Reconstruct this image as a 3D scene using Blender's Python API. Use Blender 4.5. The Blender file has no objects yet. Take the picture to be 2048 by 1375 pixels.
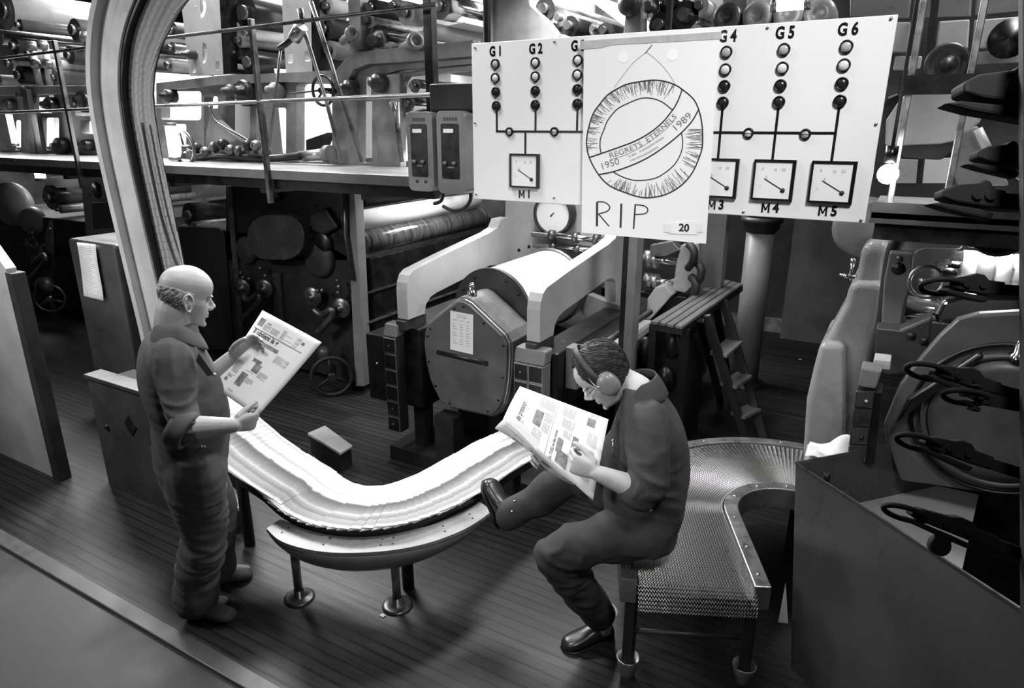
import bpy, bmesh, math, random
import numpy as np
from mathutils import Vector, Matrix, noise
from mathutils.geometry import tessellate_polygon
random.seed(7)
S = bpy.context.scene
COL = S.collection
# ------------------------------------------------------------ camera, world, lights, exposure
CAMH, PITCH, YAW, FPX = 2.25, math.radians(18), math.radians(30), 1350.0
cam_data = bpy.data.cameras.new('camera'); cam = bpy.data.objects.new('camera', cam_data); COL.objects.link(cam)
cam.location = (0, 0, CAMH); cam.rotation_euler = (math.pi / 2 - PITCH, 0, YAW)
cam_data.sensor_width = 36; cam_data.lens = FPX / 2048 * 36; cam_data.clip_start = .05
S.camera = cam
S.view_settings.view_transform = 'Standard'; S.view_settings.look = 'None'
S.view_settings.gamma = 1; S.view_settings.use_curve_mapping = False
S.view_settings.exposure = 0.0
world = bpy.data.worlds.new('hall_air'); S.world = world; world.use_nodes = True
world.node_tree.nodes['Background'].inputs[0].default_value = (1, 1, 1, 1)
world.node_tree.nodes['Background'].inputs[1].default_value = 0.005

def area(name, loc, target, size, power, size_y=None, spread=math.pi):
    d = bpy.data.lights.new(name, 'AREA'); d.energy = power; d.size = size; d.spread = spread
    if size_y: d.shape = 'RECTANGLE'; d.size_y = size_y
    o = bpy.data.objects.new(name, d); COL.objects.link(o); o.location = loc
    o.rotation_euler = (Vector(target) - Vector(loc)).to_track_quat('-Z', 'Y').to_euler()
    return o
area('hall_light_over_readers', (-2.0, 1.6, 3.9), (-2.0, 2.1, .8), .7, 28, spread=2.2)
area('hall_light_over_sign', (.5, .5, 3.9), (-.45, 2.2, 2.2), .5, 12, spread=1.2)
area('hall_light_over_folder', (-2.0, 4.2, 3.2), (-2.05, 4.0, 1.2), .4, 55, .9, spread=2.0)
area('hall_light_in_units', (-5.3, 5.3, 4.6), (-5.0, 5.0, 1.5), 3.6, 1100, 1.2)
area('hall_light_far_left', (-10.0, 5.4, 4.6), (-10.0, 5.0, 1.5), 3.5, 600, 1.2)
area('hall_light_right_units', (.8, 4.1, 4.4), (.6, 4.0, 1.0), 1.4, 110, .6)
area('hall_light_back', (-2.2, 5.4, 3.8), (-2.2, 5.2, 1.5), 1.4, 170, 1.0)
area('hall_light_on_gallery', (-4.6, 2.9, 4.4), (-5.0, 4.3, 2.4), 2.2, 14, .3, spread=1.6)
area('hall_light_left_aisle', (-4.9, .2, 3.2), (-3.9, 2.1, 1.4), .6, 26, spread=1.5)
area('fill_light_seated_face', (-1.9, -.2, 2.3), (-1.05, 2.3, 1.2), .5, 3, spread=.8)  # added fill for the seated reader's face, no lamp of the hall
area('fill_light_blanket_cylinder', (-3.35, 4.9, 2.0), (-3.75, 4.9, 1.3), .9, 16, .2)  # added fill to brighten the blanket cylinder, not a hall lamp
area('hall_light_under_right_gallery', (.35, 3.75, 1.8), (.3, 3.75, 0), .6, 9, .2)

# ------------------------------------------------------------ helpers
CO = Vector((0, 0, CAMH)); _cp, _sp = math.cos(PITCH), math.sin(PITCH)
FW = Vector((-math.sin(YAW) * _cp, math.cos(YAW) * _cp, -_sp)); RT = Vector((math.cos(YAW), math.sin(YAW), 0)); UP = RT.cross(FW)
def ray(u, v): return FW + RT * ((u - 1024) / FPX) + UP * ((687.5 - v) / FPX)
def atY(u, v, y): d = ray(u, v); return CO + d * (y / d.y)
def atX(u, v, x): d = ray(u, v); return CO + d * (x / d.x)
def atZ(u, v, z): d = ray(u, v); return CO + d * ((z - CAMH) / d.z)
def atD(u, v, k): return CO + ray(u, v) * k
V = Vector

MATS = {}
def mat(name, g, rough=.5, metal=0., var=.0, scale=6., bump=0., alpha=1., emit=0., spec=.5, streak=None):
    if name in MATS: return MATS[name]
    m = bpy.data.materials.new(name); m.use_nodes = True; nt = m.node_tree; N = nt.nodes; L = nt.links
    b = N['Principled BSDF']; b.inputs['Base Color'].default_value = (g, g, g, 1)
    b.inputs['Roughness'].default_value = rough; b.inputs['Metallic'].default_value = metal
    b.inputs['Specular IOR Level'].default_value = spec
    if emit: b.inputs['Emission Color'].default_value = (1, 1, 1, 1); b.inputs['Emission Strength'].default_value = emit
    if alpha < 1: b.inputs['Alpha'].default_value = alpha
    if var or bump:
        tc = N.new('ShaderNodeTexCoord'); mp = N.new('ShaderNodeMapping')
        if streak: mp.inputs['Scale'].default_value = streak
        L.new(tc.outputs['Object'], mp.inputs[0])
        n = N.new('ShaderNodeTexNoise'); n.inputs['Scale'].default_value = scale; n.inputs['Detail'].default_value = 6
        n.inputs['Roughness'].default_value = .65; L.new(mp.outputs[0], n.inputs['Vector'])
        if var:
            r = N.new('ShaderNodeMapRange'); r.inputs[1].default_value = .3; r.inputs[2].default_value = .7
            r.inputs[3].default_value = g * (1 - var); r.inputs[4].default_value = min(1, g * (1 + var))
            L.new(n.outputs[0], r.inputs[0]); L.new(r.outputs[0], b.inputs['Base Color'])
            r2 = N.new('ShaderNodeMapRange'); r2.inputs[1].default_value = .3; r2.inputs[2].default_value = .7
            r2.inputs[3].default_value = max(.05, rough - .12); r2.inputs[4].default_value = min(1, rough + .12)
            L.new(n.outputs[0], r2.inputs[0]); L.new(r2.outputs[0], b.inputs['Roughness'])
        if bump:
            bp = N.new('ShaderNodeBump'); bp.inputs['Strength'].default_value = bump; bp.inputs['Distance'].default_value = .01
            L.new(n.outputs[0], bp.inputs['Height']); L.new(bp.outputs[0], b.inputs['Normal'])
    MATS[name] = m
    return m
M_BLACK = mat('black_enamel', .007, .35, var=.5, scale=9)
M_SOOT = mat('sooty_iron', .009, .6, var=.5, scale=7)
M_DARK = mat('dark_grey_enamel', .034, .38, var=.35, scale=5)
M_MID = mat('grey_machine_enamel', .17, .36, var=.22, scale=4)
M_LIGHT = mat('pale_grey_enamel', .42, .36, var=.15, scale=4)
M_STEEL = mat('brushed_steel', .42, .33, .9, var=.15, scale=12)
M_DSTEEL = mat('oily_steel', .16, .35, .85, var=.4, scale=10)
M_CHROME = mat('polished_steel', .62, .14, 1.)
M_PAPER = mat('newsprint', .78, .8, var=.04, scale=3)
M_WHITE = mat('white_card', .86, .7)
M_INK = mat('printing_ink', .018, .7)
M_GREYINK = mat('grey_printed_picture', .22, .8, var=.6, scale=40)
M_PENCIL = mat('pencil_line', .20, .8)
M_TEXTINK = mat('small_print', .33, .8)
M_SKIN = mat('skin', .46, .5, var=.10, scale=14, bump=.12)
M_BULB = mat('lit_tube', 1, .5, emit=14)
M_RUBBER = mat('black_rubber', .02, .55)

class MB:
    def __init__(s): s.v = []; s.f = []; s.sm = []
    def add(s, vs, fs, smooth=False):
        o = len(s.v); s.v += [V(p) for p in vs]; s.f += [tuple(i + o for i in f) for f in fs]; s.sm += [smooth] * len(fs); return s
    def box(s, c, size, rot=None):
        hx, hy, hz = size[0] / 2, size[1] / 2, size[2] / 2; R = rot or Matrix.Identity(3)
        P = [V(c) + R @ V((x * hx, y * hy, z * hz)) for x in (-1, 1) for y in (-1, 1) for z in (-1, 1)]
        return s.add(P, [(0, 1, 3, 2), (4, 6, 7, 5), (0, 4, 5, 1), (2, 3, 7, 6), (0, 2, 6, 4), (1, 5, 7, 3)])
    def span(s, a, b):
        a = V(a); b = V(b); return s.box((a + b) / 2, [abs(b[i] - a[i]) for i in range(3)])
    def bar(s, p, q, w, h, upv=(0, 0, 1)):
        p = V(p); q = V(q); d = (q - p); n = d.normalized(); x = n.cross(V(upv)); x = x.normalized() if x.length > 1e-6 else V((1, 0, 0)); z = x.cross(n)
        return s.box((p + q) / 2, (w, d.length, h), Matrix((x, n, z)).transposed())
    def cone(s, p, q, r0, r1, n=16, cap=True):
        p = V(p); q = V(q); d = (q - p).normalized(); a = d.orthogonal().normalized(); b = d.cross(a)
        c = [a * math.cos(2 * math.pi * i / n) + b * math.sin(2 * math.pi * i / n) for i in range(n)]
        s.add([p + x * r0 for x in c] + [q + x * r1 for x in c], [(i, (i + 1) % n, n + (i + 1) % n, n + i) for i in range(n)], True)
        if cap:
            s.add([p + x * r0 for x in c], [tuple(range(n - 1, -1, -1))]); s.add([q + x * r1 for x in c], [tuple(range(n))])
        return s
    def cyl(s, p, q, r, n=16): return s.cone(p, q, r, r, n)
    def tube(s, pts, r, n=8, closed=False, cap=True):
        pts = [V(p) for p in pts]; m = len(pts); rr = r if isinstance(r, (list, tuple)) else [r] * m
        a = None; vs = []
        for i, p in enumerate(pts):
            if closed: d = (pts[(i + 1) % m] - pts[i - 1]).normalized()
            else: d = (pts[min(i + 1, m - 1)] - pts[max(i - 1, 0)]).normalized()
            a = d.orthogonal().normalized() if a is None else (a - d * a.dot(d)).normalized(); b = d.cross(a)
            vs += [p + (a * math.cos(2 * math.pi * k / n) + b * math.sin(2 * math.pi * k / n)) * rr[i] for k in range(n)]
        fs = []
        for i in range(m if closed else m - 1):
            j = (i + 1) % m
            fs += [(i * n + k, i * n + (k + 1) % n, j * n + (k + 1) % n, j * n + k) for k in range(n)]
        s.add(vs, fs, True)
        if cap and not closed:
            s.add(vs[:n], [tuple(range(n - 1, -1, -1))]); s.add(vs[-n:], [tuple(range(n))])
        return s
    def ring(s, c, axis, R, r, n=28, k=8):
        a = V(axis).normalized(); x = a.orthogonal().normalized(); y = a.cross(x)
        return s.tube([V(c) + (x * math.cos(2 * math.pi * i / n) + y * math.sin(2 * math.pi * i / n)) * R for i in range(n)], r, k, True)
    def lathe(s, c, axis, prof, n=24):
        a = V(axis).normalized(); x = a.orthogonal().normalized(); y = a.cross(x); vs = []; m = len(prof)
        for (r, h) in prof: vs += [V(c) + a * h + (x * math.cos(2 * math.pi * i / n) + y * math.sin(2 * math.pi * i / n)) * max(r, 1e-4) for i in range(n)]
        fs = [(j * n + i, j * n + (i + 1) % n, (j + 1) * n + (i + 1) % n, (j + 1) * n + i) for j in range(m - 1) for i in range(n)]
        return s.add(vs, fs, True)
    def ball(s, c, r, n=14):
        r = r if isinstance(r, (tuple, list)) else (r, r, r); m = n // 2; vs = []
        for j in range(1, m):
            t = math.pi * j / m
            vs += [V(c) + V((r[0] * math.sin(t) * math.cos(2 * math.pi * i / n), r[1] * math.sin(t) * math.sin(2 * math.pi * i / n), r[2] * math.cos(t))) for i in range(n)]
        o = len(vs); vs += [V(c) + V((0, 0, r[2])), V(c) - V((0, 0, r[2]))]
        fs = [(j * n + i, (j + 1) * n + i, (j + 1) * n + (i + 1) % n, j * n + (i + 1) % n) for j in range(m - 2) for i in range(n)]
        fs += [(o, i, (i + 1) % n) for i in range(n)] + [(o + 1, (m - 2) * n + (i + 1) % n, (m - 2) * n + i) for i in range(n)]
        return s.add(vs, fs, True)
    def plate(s, outline, ext, holes=(), smooth=False):
        """solid plate: 3-D outline polygon (with holes) pushed along ext"""
        e = V(ext); loops = [[V(p) for p in outline]] + [[V(p) for p in h] for h in holes]
        flat = [p for l in loops for p in l]; tris = tessellate_polygon(loops); n = len(flat)
        s.add(flat + [p + e for p in flat], [tuple(t) for t in tris] + [tuple(n + i for i in reversed(t)) for t in tris])
        o = 0
        for l in loops:
            m = len(l); s.add(l + [p + e for p in l], [(i, (i + 1) % m, m + (i + 1) % m, m + i) for i in range(m)], smooth); o += m
        return s
    def build(s, name, m, parent=None, bevel=0., seg=2, sub=0, angle=.6):
        me = bpy.data.meshes.new(name); me.from_pydata([tuple(p) for p in s.v], [], s.f)
        me.polygons.foreach_set('use_smooth', s.sm); me.update()
        bm = bmesh.new(); bm.from_mesh(me); bmesh.ops.remove_doubles(bm, verts=bm.verts, dist=2e-5)
        bmesh.ops.recalc_face_normals(bm, faces=bm.faces); bm.to_mesh(me); bm.free()
        me.materials.append(m)
        o = bpy.data.objects.new(name, me); COL.objects.link(o)
        if parent: o.parent = parent; o.matrix_parent_inverse = parent.matrix_basis.inverted()
        if bevel:
            b = o.modifiers.new('edge', 'BEVEL'); b.width = bevel; b.segments = seg; b.limit_method = 'ANGLE'; b.angle_limit = angle
        if sub: o.modifiers.new('sub', 'SUBSURF').levels = sub; o.modifiers['sub'].render_levels = sub
        return o
def tag(o, label, cat, group=None, kind=None):
    if label: o['label'] = label
    if cat: o['category'] = cat
    if group: o['group'] = group
    if kind: o['kind'] = kind
    return o
def thing(name, label, cat, loc=(0, 0, 0), group=None):
    o = bpy.data.objects.new(name, None); COL.objects.link(o); o.location = loc; o.empty_display_size = .05
    return tag(o, label, cat, group)
def struct(o, label=None): o['kind'] = 'structure'; return o
def rrect(cx, cz, w, h, r, n=5):
    out = []
    for (sx, sz, a0) in ((1, 1, 0), (-1, 1, 90), (-1, -1, 180), (1, -1, 270)):
        for i in range(n + 1):
            a = math.radians(a0 + 90 * i / n); out.append((cx + sx * (w / 2 - r) + r * math.cos(a), cz + sz * (h / 2 - r) + r * math.sin(a)))
    return out
def circ(cx, cz, r, n=24): return [(cx + r * math.cos(2 * math.pi * i / n), cz + r * math.sin(2 * math.pi * i / n)) for i in range(n)]
def onY(pts, y): return [V((x, y, z)) for (x, z) in pts]
def pxY(pts, y): return [atY(u, v, y) for (u, v) in pts]
def smooth_poly(pts, it=2):
    for _ in range(it):
        q = []
        for i in range(len(pts)):
            a = V(pts[i]); b = V(pts[(i + 1) % len(pts)]); q += [a * .75 + b * .25, a * .25 + b * .75]
        pts = q
    return pts
def spline(pts, n=8):
    pts = [V(p) for p in pts]; out = []
    for i in range(len(pts) - 1):
        p0 = pts[max(i - 1, 0)]; p1 = pts[i]; p2 = pts[i + 1]; p3 = pts[min(i + 2, len(pts) - 1)]
        for k in range(n):
            t = k / n; out.append(.5 * ((2 * p1) + (p2 - p0) * t + (2 * p0 - 5 * p1 + 4 * p2 - p3) * t * t + (3 * p1 - p0 - 3 * p2 + p3) * t ** 3))
    return out + [pts[-1]]
def text_mb(txt, size, bold=0., fn=None, align='CENTER', depth=0., font_scale_x=1.):
    """letters as flat mesh; fn maps (x, y) to a 3-D point"""
    c = bpy.data.curves.new('t', 'FONT'); c.body = txt; c.size = size; c.align_x = align; c.align_y = 'CENTER'; c.offset = bold; c.fill_mode = 'FRONT'; c.resolution_u = 3
    o = bpy.data.objects.new('t', c); me = o.to_mesh(); mb = MB()
    vs = [fn(v.co.x * font_scale_x, v.co.y) for v in me.vertices]
    mb.add(vs, [tuple(p.vertices) for p in me.polygons]); o.to_mesh_clear(); bpy.data.objects.remove(o); bpy.data.curves.remove(c)
    return mb
def join(mb, other): mb.add(other.v, other.f); return mb
def strokes(lines, w, fn, mb=None):
    """hand-drawn flat strokes: polylines in 2-D widened to w, mapped by fn"""
    mb = mb or MB()
    for ln in lines:
        pts = [V((p[0], p[1])) for p in ln]; L = []; R = []
        for i, p in enumerate(pts):
            d = pts[min(i + 1, len(pts) - 1)] - pts[max(i - 1, 0)]; d = d.normalized() if d.length > 0 else V((1, 0)); nrm = V((-d.y, d.x)) * w / 2
            L.append(p + nrm); R.append(p - nrm)
        m = len(pts); mb.add([fn(*p) for p in L] + [fn(*p) for p in R], [(i, i + 1, m + i + 1, m + i) for i in range(m - 1)])
    return mb
def dup(root, loc=None, label=None, rot=None):
    r = root.copy(); COL.objects.link(r)
    if loc is not None: r.location = loc
    if rot is not None: r.rotation_euler = rot
    if label: r['label'] = label
    for ch in list(root.children):
        c = ch.copy(); COL.objects.link(c); c.parent = r
        for g in list(ch.children):
            d = g.copy(); COL.objects.link(d); d.parent = c
    return r
# ------------------------------------------------------------ the setting
def plank_mat():
    m = bpy.data.materials.new('ribbed_plank_floor'); m.use_nodes = True; nt = m.node_tree; N = nt.nodes; L = nt.links; b = N['Principled BSDF']
    tc = N.new('ShaderNodeTexCoord'); sp = N.new('ShaderNodeSeparateXYZ'); L.new(tc.outputs['Object'], sp.inputs[0])
    def M(op, a, c=None, v=None):
        n = N.new('ShaderNodeMath'); n.operation = op
        for i, q in enumerate((a, c)):
            if q is None: continue
            if isinstance(q, (int, float)): n.inputs[i].default_value = q
            else: L.new(q, n.inputs[i])
        return n.outputs[0]
    k = M('MULTIPLY', sp.outputs['Y'], 1 / .055); fr = M('FRACT', k); cell = M('FLOOR', k)
    tri = M('ABSOLUTE', M('SUBTRACT', fr, .5)); groove = M('GREATER_THAN', tri, .40)
    wn = N.new('ShaderNodeTexWhiteNoise'); wn.noise_dimensions = '2D'; cb = N.new('ShaderNodeCombineXYZ'); L.new(cell, cb.inputs[0])
    L.new(M('FLOOR', M('MULTIPLY', sp.outputs['X'], .55)), cb.inputs[1]); L.new(cb.outputs[0], wn.inputs[0])
    mp = N.new('ShaderNodeMapping'); mp.inputs['Scale'].default_value = (1, 14, 1); L.new(tc.outputs['Object'], mp.inputs[0])
    nz = N.new('ShaderNodeTexNoise'); nz.inputs['Scale'].default_value = 3; nz.inputs['Detail'].default_value = 7; L.new(mp.outputs[0], nz.inputs['Vector'])
    wear = N.new('ShaderNodeTexNoise'); wear.inputs['Scale'].default_value = .9; wear.inputs['Detail'].default_value = 4; L.new(tc.outputs['Object'], wear.inputs['Vector'])
    v = M('ADD', M('MULTIPLY', wn.outputs[0], .014), M('MULTIPLY', nz.outputs[0], .024)); v = M('MULTIPLY', v, M('ADD', wear.outputs[0], .35))
    v = M('MULTIPLY', v, M('SUBTRACT', 1, M('MULTIPLY', groove, .8)))
    c = N.new('ShaderNodeCombineColor'); [L.new(v, c.inputs[i]) for i in range(3)]; L.new(c.outputs[0], b.inputs['Base Color'])
    L.new(M('ADD', .36, M('MULTIPLY', nz.outputs[0], .3)), b.inputs['Roughness'])
    h = M('ADD', M('MULTIPLY', M('SUBTRACT', 1, groove), 1.), M('MULTIPLY', nz.outputs[0], .25))
    bp = N.new('ShaderNodeBump'); bp.inputs['Strength'].default_value = .7; bp.inputs['Distance'].default_value = .006; L.new(h, bp.inputs['Height']); L.new(bp.outputs[0], b.inputs['Normal'])
    return m
M_PLANK = plank_mat()
M_CONC = mat('worn_dark_concrete', .036, .55, var=.3, scale=3, bump=.1)
M_WALL = mat('stained_dark_plaster', .07, .8, var=.7, scale=2.2)
struct(MB().span((-16, 1.45, -.06), (5, 9, 0)).build('floor', M_PLANK))
struct(MB().span((-16, -1.5, -.06), (5, 1.37, .012)).build('floor_concrete', M_CONC))
struct(MB().span((-16, 1.37, -.06), (5, 1.45, .03)).build('trim_1', mat('worn_kerb_iron', .075, .45, var=.3), bevel=.006))
struct(MB().span((-16, 9, -.06), (5, 9.2, 6)).build('wall_back', M_WALL))
struct(MB().span((-16.2, -1.5, -.06), (-16, 9.2, 6)).build('wall_left', M_WALL))
struct(MB().span((-16, -1.5, 6), (5, 9.2, 6.1)).build('ceiling', mat('dark_ceiling', .05, .9)))
# dark partition behind the step ladder, with the paint worn pale near the floor
p = MB().span((-3.2, 7.9, 0), (.4, 8.0, 4.2)); struct(p.build('wall_partition', M_WALL))
struct(MB().span((-1.7, 7.86, 0), (-.2, 7.9, .16)).build('baseboard_back', mat('chipped_pale_paint', .3, .8, var=.8, scale=9)))
# round steel column
c = atZ(1487, 768, 0); pil = thing('steel_column', 'tall round grey steel column behind the step ladder', 'column', (c.x, c.y, 0))
zc = atY(1500, 458, c.y).z
M_COLM = mat('grey_painted_column', .26, .45, var=.2, scale=3)
MB().cyl((c.x, c.y, .0), (c.x, c.y, zc), .115, 32).build('shaft', M_COLM, pil)
MB().lathe((c.x, c.y, zc - .02), (0, 0, 1), [(.115, 0), (.15, .04), (.15, .08), (.17, .09), (.17, .13), (.0, .13)], 32).build('capital', M_DARK, pil)
MB().cyl((c.x, c.y, zc + .1), (c.x, c.y, 4.6), .115, 24).build('upper_shaft', M_DARK, pil)
MB().lathe((c.x, c.y, 0), (0, 0, 1), [(.17, 0), (.17, .03), (.125, .05), (.115, .1)], 32).build('foot_flange', M_DARK, pil)
# ------------------------------------------------------------ press diagram board, poster, control stations
YB = 2.2
bx = lambda u, v, e=0.: atY(u, v, YB - .002 - e)
a0 = atY(943, 88, YB); a1 = atY(1735, 445, YB); bx0, bx1, bz0, bz1 = -1.438, -.098, 1.98, 2.525
M_BOARD = mat('white_enamelled_board', .8, .3, var=.03, scale=2)
sg = thing('press_diagram_board', 'white press diagram board with G and M lamps and dials hanging over the readers', 'sign', (-.77, YB, bz0))
MB().span((bx0, YB, bz0), (bx1, YB + .012, bz1)).build('panel', M_BOARD, sg, .002)
MB().span((bx0 + .004, YB + .012, bz0 + .004), (bx1 - .002, YB + .06, bz1 - .004)).build('back_box', M_BLACK, sg)
for u in (978, 1338):
    q = atY(u, 70, YB + .09); MB().span((q.x - .008, q.y - .02, 2.35), (q.x + .008, q.y, 4.6)).build('hanger_bar', M_BLACK, sg)
M_LENS = mat('milky_lens', .7, .15, var=.05); M_LENSG = mat('grey_lens', .42, .2); M_LENSD = mat('dark_red_lens', .02, .25)
lamps = [[(991, 128), (991, 156), (992, 184), (993, 212)], [(1071, 125), (1071, 153), (1071, 182), (1071, 210)], [(1156, 120), (1155, 149), (1155, 179), (1155, 208)],
         [(1453, 104), (1451, 139), (1449, 172), (1446, 205)], [(1568, 99), (1565, 136), (1561, 171), (1558, 204)], [(1693, 93), (1688, 130), (1684, 167), (1680, 202)]]
for ci, col in enumerate(lamps):
    for ri, (u, v) in enumerate(col):
        c = bx(u, v); dark = ri > 1
        lm = MB().lathe(c, (0, -1, 0), [(.0172, -.002), (.0172, .005), (.0135, .006), (.0135, .002)], 28).build('indicator_lamp', M_BLACK, sg)
        MB().lathe(c, (0, -1, 0), [(.0145, .001), (.011, .0045), (.006, .0065), (.0, .007)], 24).build('lens', M_LENSD if dark else (M_LENSG if ri == 0 and ci in (0, 3, 4, 5) else M_LENS), lm)
for u, v, g in ((1019, 263, 0), (1109, 263, 0), (1497, 266, 0), (1611, 268, 1)):
    c = bx(u, v); lm = MB().lathe(c, (0, -1, 0), [(.0155, -.002), (.0155, .004), (.010, .005), (.010, .001)], 24).build('link_lamp', M_BLACK, sg)
    MB().lathe(c, (0, -1, 0), [(.0105, .001), (.008, .003), (0, .0035)], 20).build('lens', M_LENSG if g else M_LENS, lm)
    MB().span((c.x - .01, c.y - .0048, c.z - .0008), (c.x + .01, c.y - .0025, c.z + .0008)).build('slot', M_GREYINK, lm)
# printed lines
ln = MB(); zl = bx(1300, 264).z; W = .0035
def hl(xa, xb, z): ln.span((xa, YB - .0015, z - W), (xb, YB + .001, z + W))
def vl(x, za, zb): ln.span((x - W, YB - .0014, za), (x + W, YB + .001, zb))
cx = [bx(*c[3]).x for c in lamps]; zb = bx(1071, 212).z
hl(cx[0] - W, cx[5] + W, zl)
for x in cx: vl(x, zl - W, zb)
mets = [(bx(1050, 338).x, bx(1050, 338).z, .108), (bx(1437, 357).x, bx(1437, 357).z, .112), (bx(1547, 361).x, bx(1547, 361).z, .116), (bx(1664, 366).x, bx(1664, 366).z, .118)]
mets = [(x, 2.091, .119) for (x, z, s) in mets]
for k, (x, z, s) in enumerate(mets): vl(cx[2 + k] if k else x, z + s / 2, zl)
ln.build('printed_lines', M_BLACK, sg)
M_FACE = mat('dial_face', .82, .4)
for i, (x, z, s) in enumerate(mets):
    h = s / 2; f = MB().plate(onY([(x - h, z - h), (x + h, z - h), (x + h, z + h), (x - h, z + h)], YB - .012), (0, .012, 0), [onY([(x - h + .006, z - h + .006), (x + h - .009, z - h + .006), (x + h - .009, z + h - .006), (x - h + .006, z + h - .006)], YB - .012)])
    f = f.build('meter_frame', M_BLACK, sg)
    MB().span((x - h + .004, YB - .008, z - h + .004), (x + h - .006, YB, z + h - .004)).build('dial_face', M_FACE, f)
    px_, pz_ = x + .030, z - .028; fn = lambda a, b: V((a, YB - .0092, b))
    nd = strokes([[(px_, pz_), (x - .026, z + .004)]], .0028, fn); nd.lathe((px_, YB - .008, pz_), (0, -1, 0), [(.0065, 0), (.0065, .003), (0, .0035)], 14)
    nd.build('needle', M_DARK, f)
    t = MB()
    for k, (dx, dz, s_) in enumerate([(-.033, .032, '0'), (.002, .03, '10'), (.026, .031, '20'), (-.02, .008, '5'), (-.036, -.02, '1')]):
        join(t, text_mb(s_, .012, fn=lambda a, b: V((x + dx + a, YB - .0086, z + dz + b))))
    t.build('dial_figures', M_TEXTINK, f)
for txt, u, v in (('G1', 991, 103), ('G2', 1071, 98), ('G3', 1156, 92), ('G4', 1455, 73), ('G5', 1570, 66), ('G6', 1696, 59)):
    c = bx(u, v); text_mb(txt[0] + ' ' + txt[1], .044, .0016, lambda a, b: V((c.x + a, YB - .0012, c.z + b)), font_scale_x=.78).build('lettering', M_BLACK, sg)
for txt, (x, z, s) in zip(('M1', 'M3', 'M4', 'M5'), mets):
    fn = lambda a, b: V((x + a, YB - .0012, z - .083 + b)); w, h = .012, .0145; k = .0052
    lm_ = MB(); P2 = lambda L: lm_.add([fn(a - .014, b) for a, b in L], [tuple(range(len(L)))])
    P2([(-w, -h), (-w + k, -h), (-w + k, h), (-w, h)]); P2([(w - k, -h), (w, -h), (w, h), (w - k, h)]); P2([(-w + k, h), (-w + k, h - .010), (-k * .45, -h * .5), (k * .45, -h * .5), (w - k, h - .010), (w - k, h), (0, -h * .1)])
    join(lm_, text_mb(txt[1], .040, .0016, lambda a, b: fn(a + .016, b), font_scale_x=.86)); lm_.build('lettering', M_BLACK, sg)
for u, v in ((950, 95), (1109, 83), (1535, 55), (1782, 37), (950, 245), (952, 388), (1108, 395), (1487, 423), (1722, 440), (1752, 248)):
    MB().lathe(bx(u, v), (0, -1, 0), [(.0045, 0), (.004, .0018), (0, .002)], 10).build('screw', M_STEEL, sg)

# poster with the drawn wreath
YP = YB - .02
pu = lambda u, v, e=0.: atY(u, v, YP - .0008 - e)
def outl(): return [pu(1168, 80, -.0006), pu(1440, 62, -.0006), pu(1412, 487, -.0006), pu(1163, 465, -.0006)]
po = thing('poster', 'white hand-drawn wreath poster marked RIP taped on the diagram board', 'poster', pu(1285, 477))
MB().plate(outl(), (0, .0006, 0)).build('sheet', mat('poster_paper', .86, .75), po)
MB().plate([pu(1160, 82, .0004), pu(1443, 63, .0004), pu(1443, 78, .0004), pu(1222, 90, .0004), pu(1200, 96, .0004), pu(1160, 99, .0004)], (0, .0004, 0)).build('adhesive_tape', mat('greyed_tape', .5, .35, var=.15, scale=30), po)
for u, v in ((1247, 114), (1345, 110)): q = pu(u, v); MB().plate(onY(circ(q.x, q.z, .0165), q.y), (0, .0004, 0)).build('gummed_dot', mat('bright_white_dot', .95, .7), po)
OUT = [(1176, 260), (1185, 230), (1198, 210), (1215.5, 189.5), (1237, 176), (1255, 168), (1281, 163), (1308, 160), (1332, 163), (1351, 170), (1365, 179), (1386, 197), (1397, 218), (1404, 249), (1405, 289), (1398, 316), (1384, 346), (1362, 371), (1333, 388), (1305, 394.5), (1280, 394), (1248, 384), (1219, 371), (1197, 349), (1178.5, 315), (1173, 285), (1176, 260)]
IN1 = [(1202.5, 306.5), (1200, 295), (1201, 277), (1207.5, 260), (1214, 243), (1224, 229), (1237, 216), (1258, 205.5), (1278, 197.5), (1292, 195.6), (1310, 198), (1327, 205.5), (1345, 220)]
IN2 = [(1363, 266), (1365.5, 285), (1362, 305.5), (1349.5, 328), (1329, 346), (1309, 356.5), (1284, 360.5), (1264, 359.5), (1243.6, 353), (1227, 344)]
RU = [(1178.5, 314.7), (1203, 306.5), (1239, 294), (1272, 281), (1300, 265), (1325, 244.5), (1345, 220), (1353, 207), (1359, 194), (1364, 179)]
RL = [(1197, 349), (1227, 343), (1264, 330), (1296, 314.7), (1329, 293), (1362, 266), (1384, 242), (1397, 219)]
d2 = lambda L: [(p.x, p.y) for p in spline([(a, b, 0) for a, b in L], 4)]
strokes([d2(OUT), d2(RU), d2(RL)], 2.6, pu).build('wreath_outline', M_INK, po)
strokes([d2(IN1), d2(IN2)], 2.1, pu).build('wreath_inner_outline', M_INK, po)
strokes([d2([(1293, 104), (1270, 122), (1252, 143), (1228, 175)]), d2([(1293, 104), (1307, 115), (1323, 130), (1338, 148), (1350, 168)]), d2([(1220, 319), (1256, 307.5), (1298, 284), (1325, 264), (1350, 240)])], .9, pu).build('string_lines', M_PENCIL, po)
strokes([[(1304, 90), (1290, 107)]], 1.6, pu).build('nail', M_INK, po)
hs = []
C0 = V((1290, 278)); od = d2(OUT); idl = d2(IN1) + d2(IN2)
def rad(L, th):
    best = None
    for q in L:
        a = math.atan2(q[1] - C0.y, q[0] - C0.x); e = abs((a - th + math.pi) % (2 * math.pi) - math.pi)
        if best is None or e < best[0]: best = (e, math.hypot(q[0] - C0.x, q[1] - C0.y))
    return best
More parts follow.
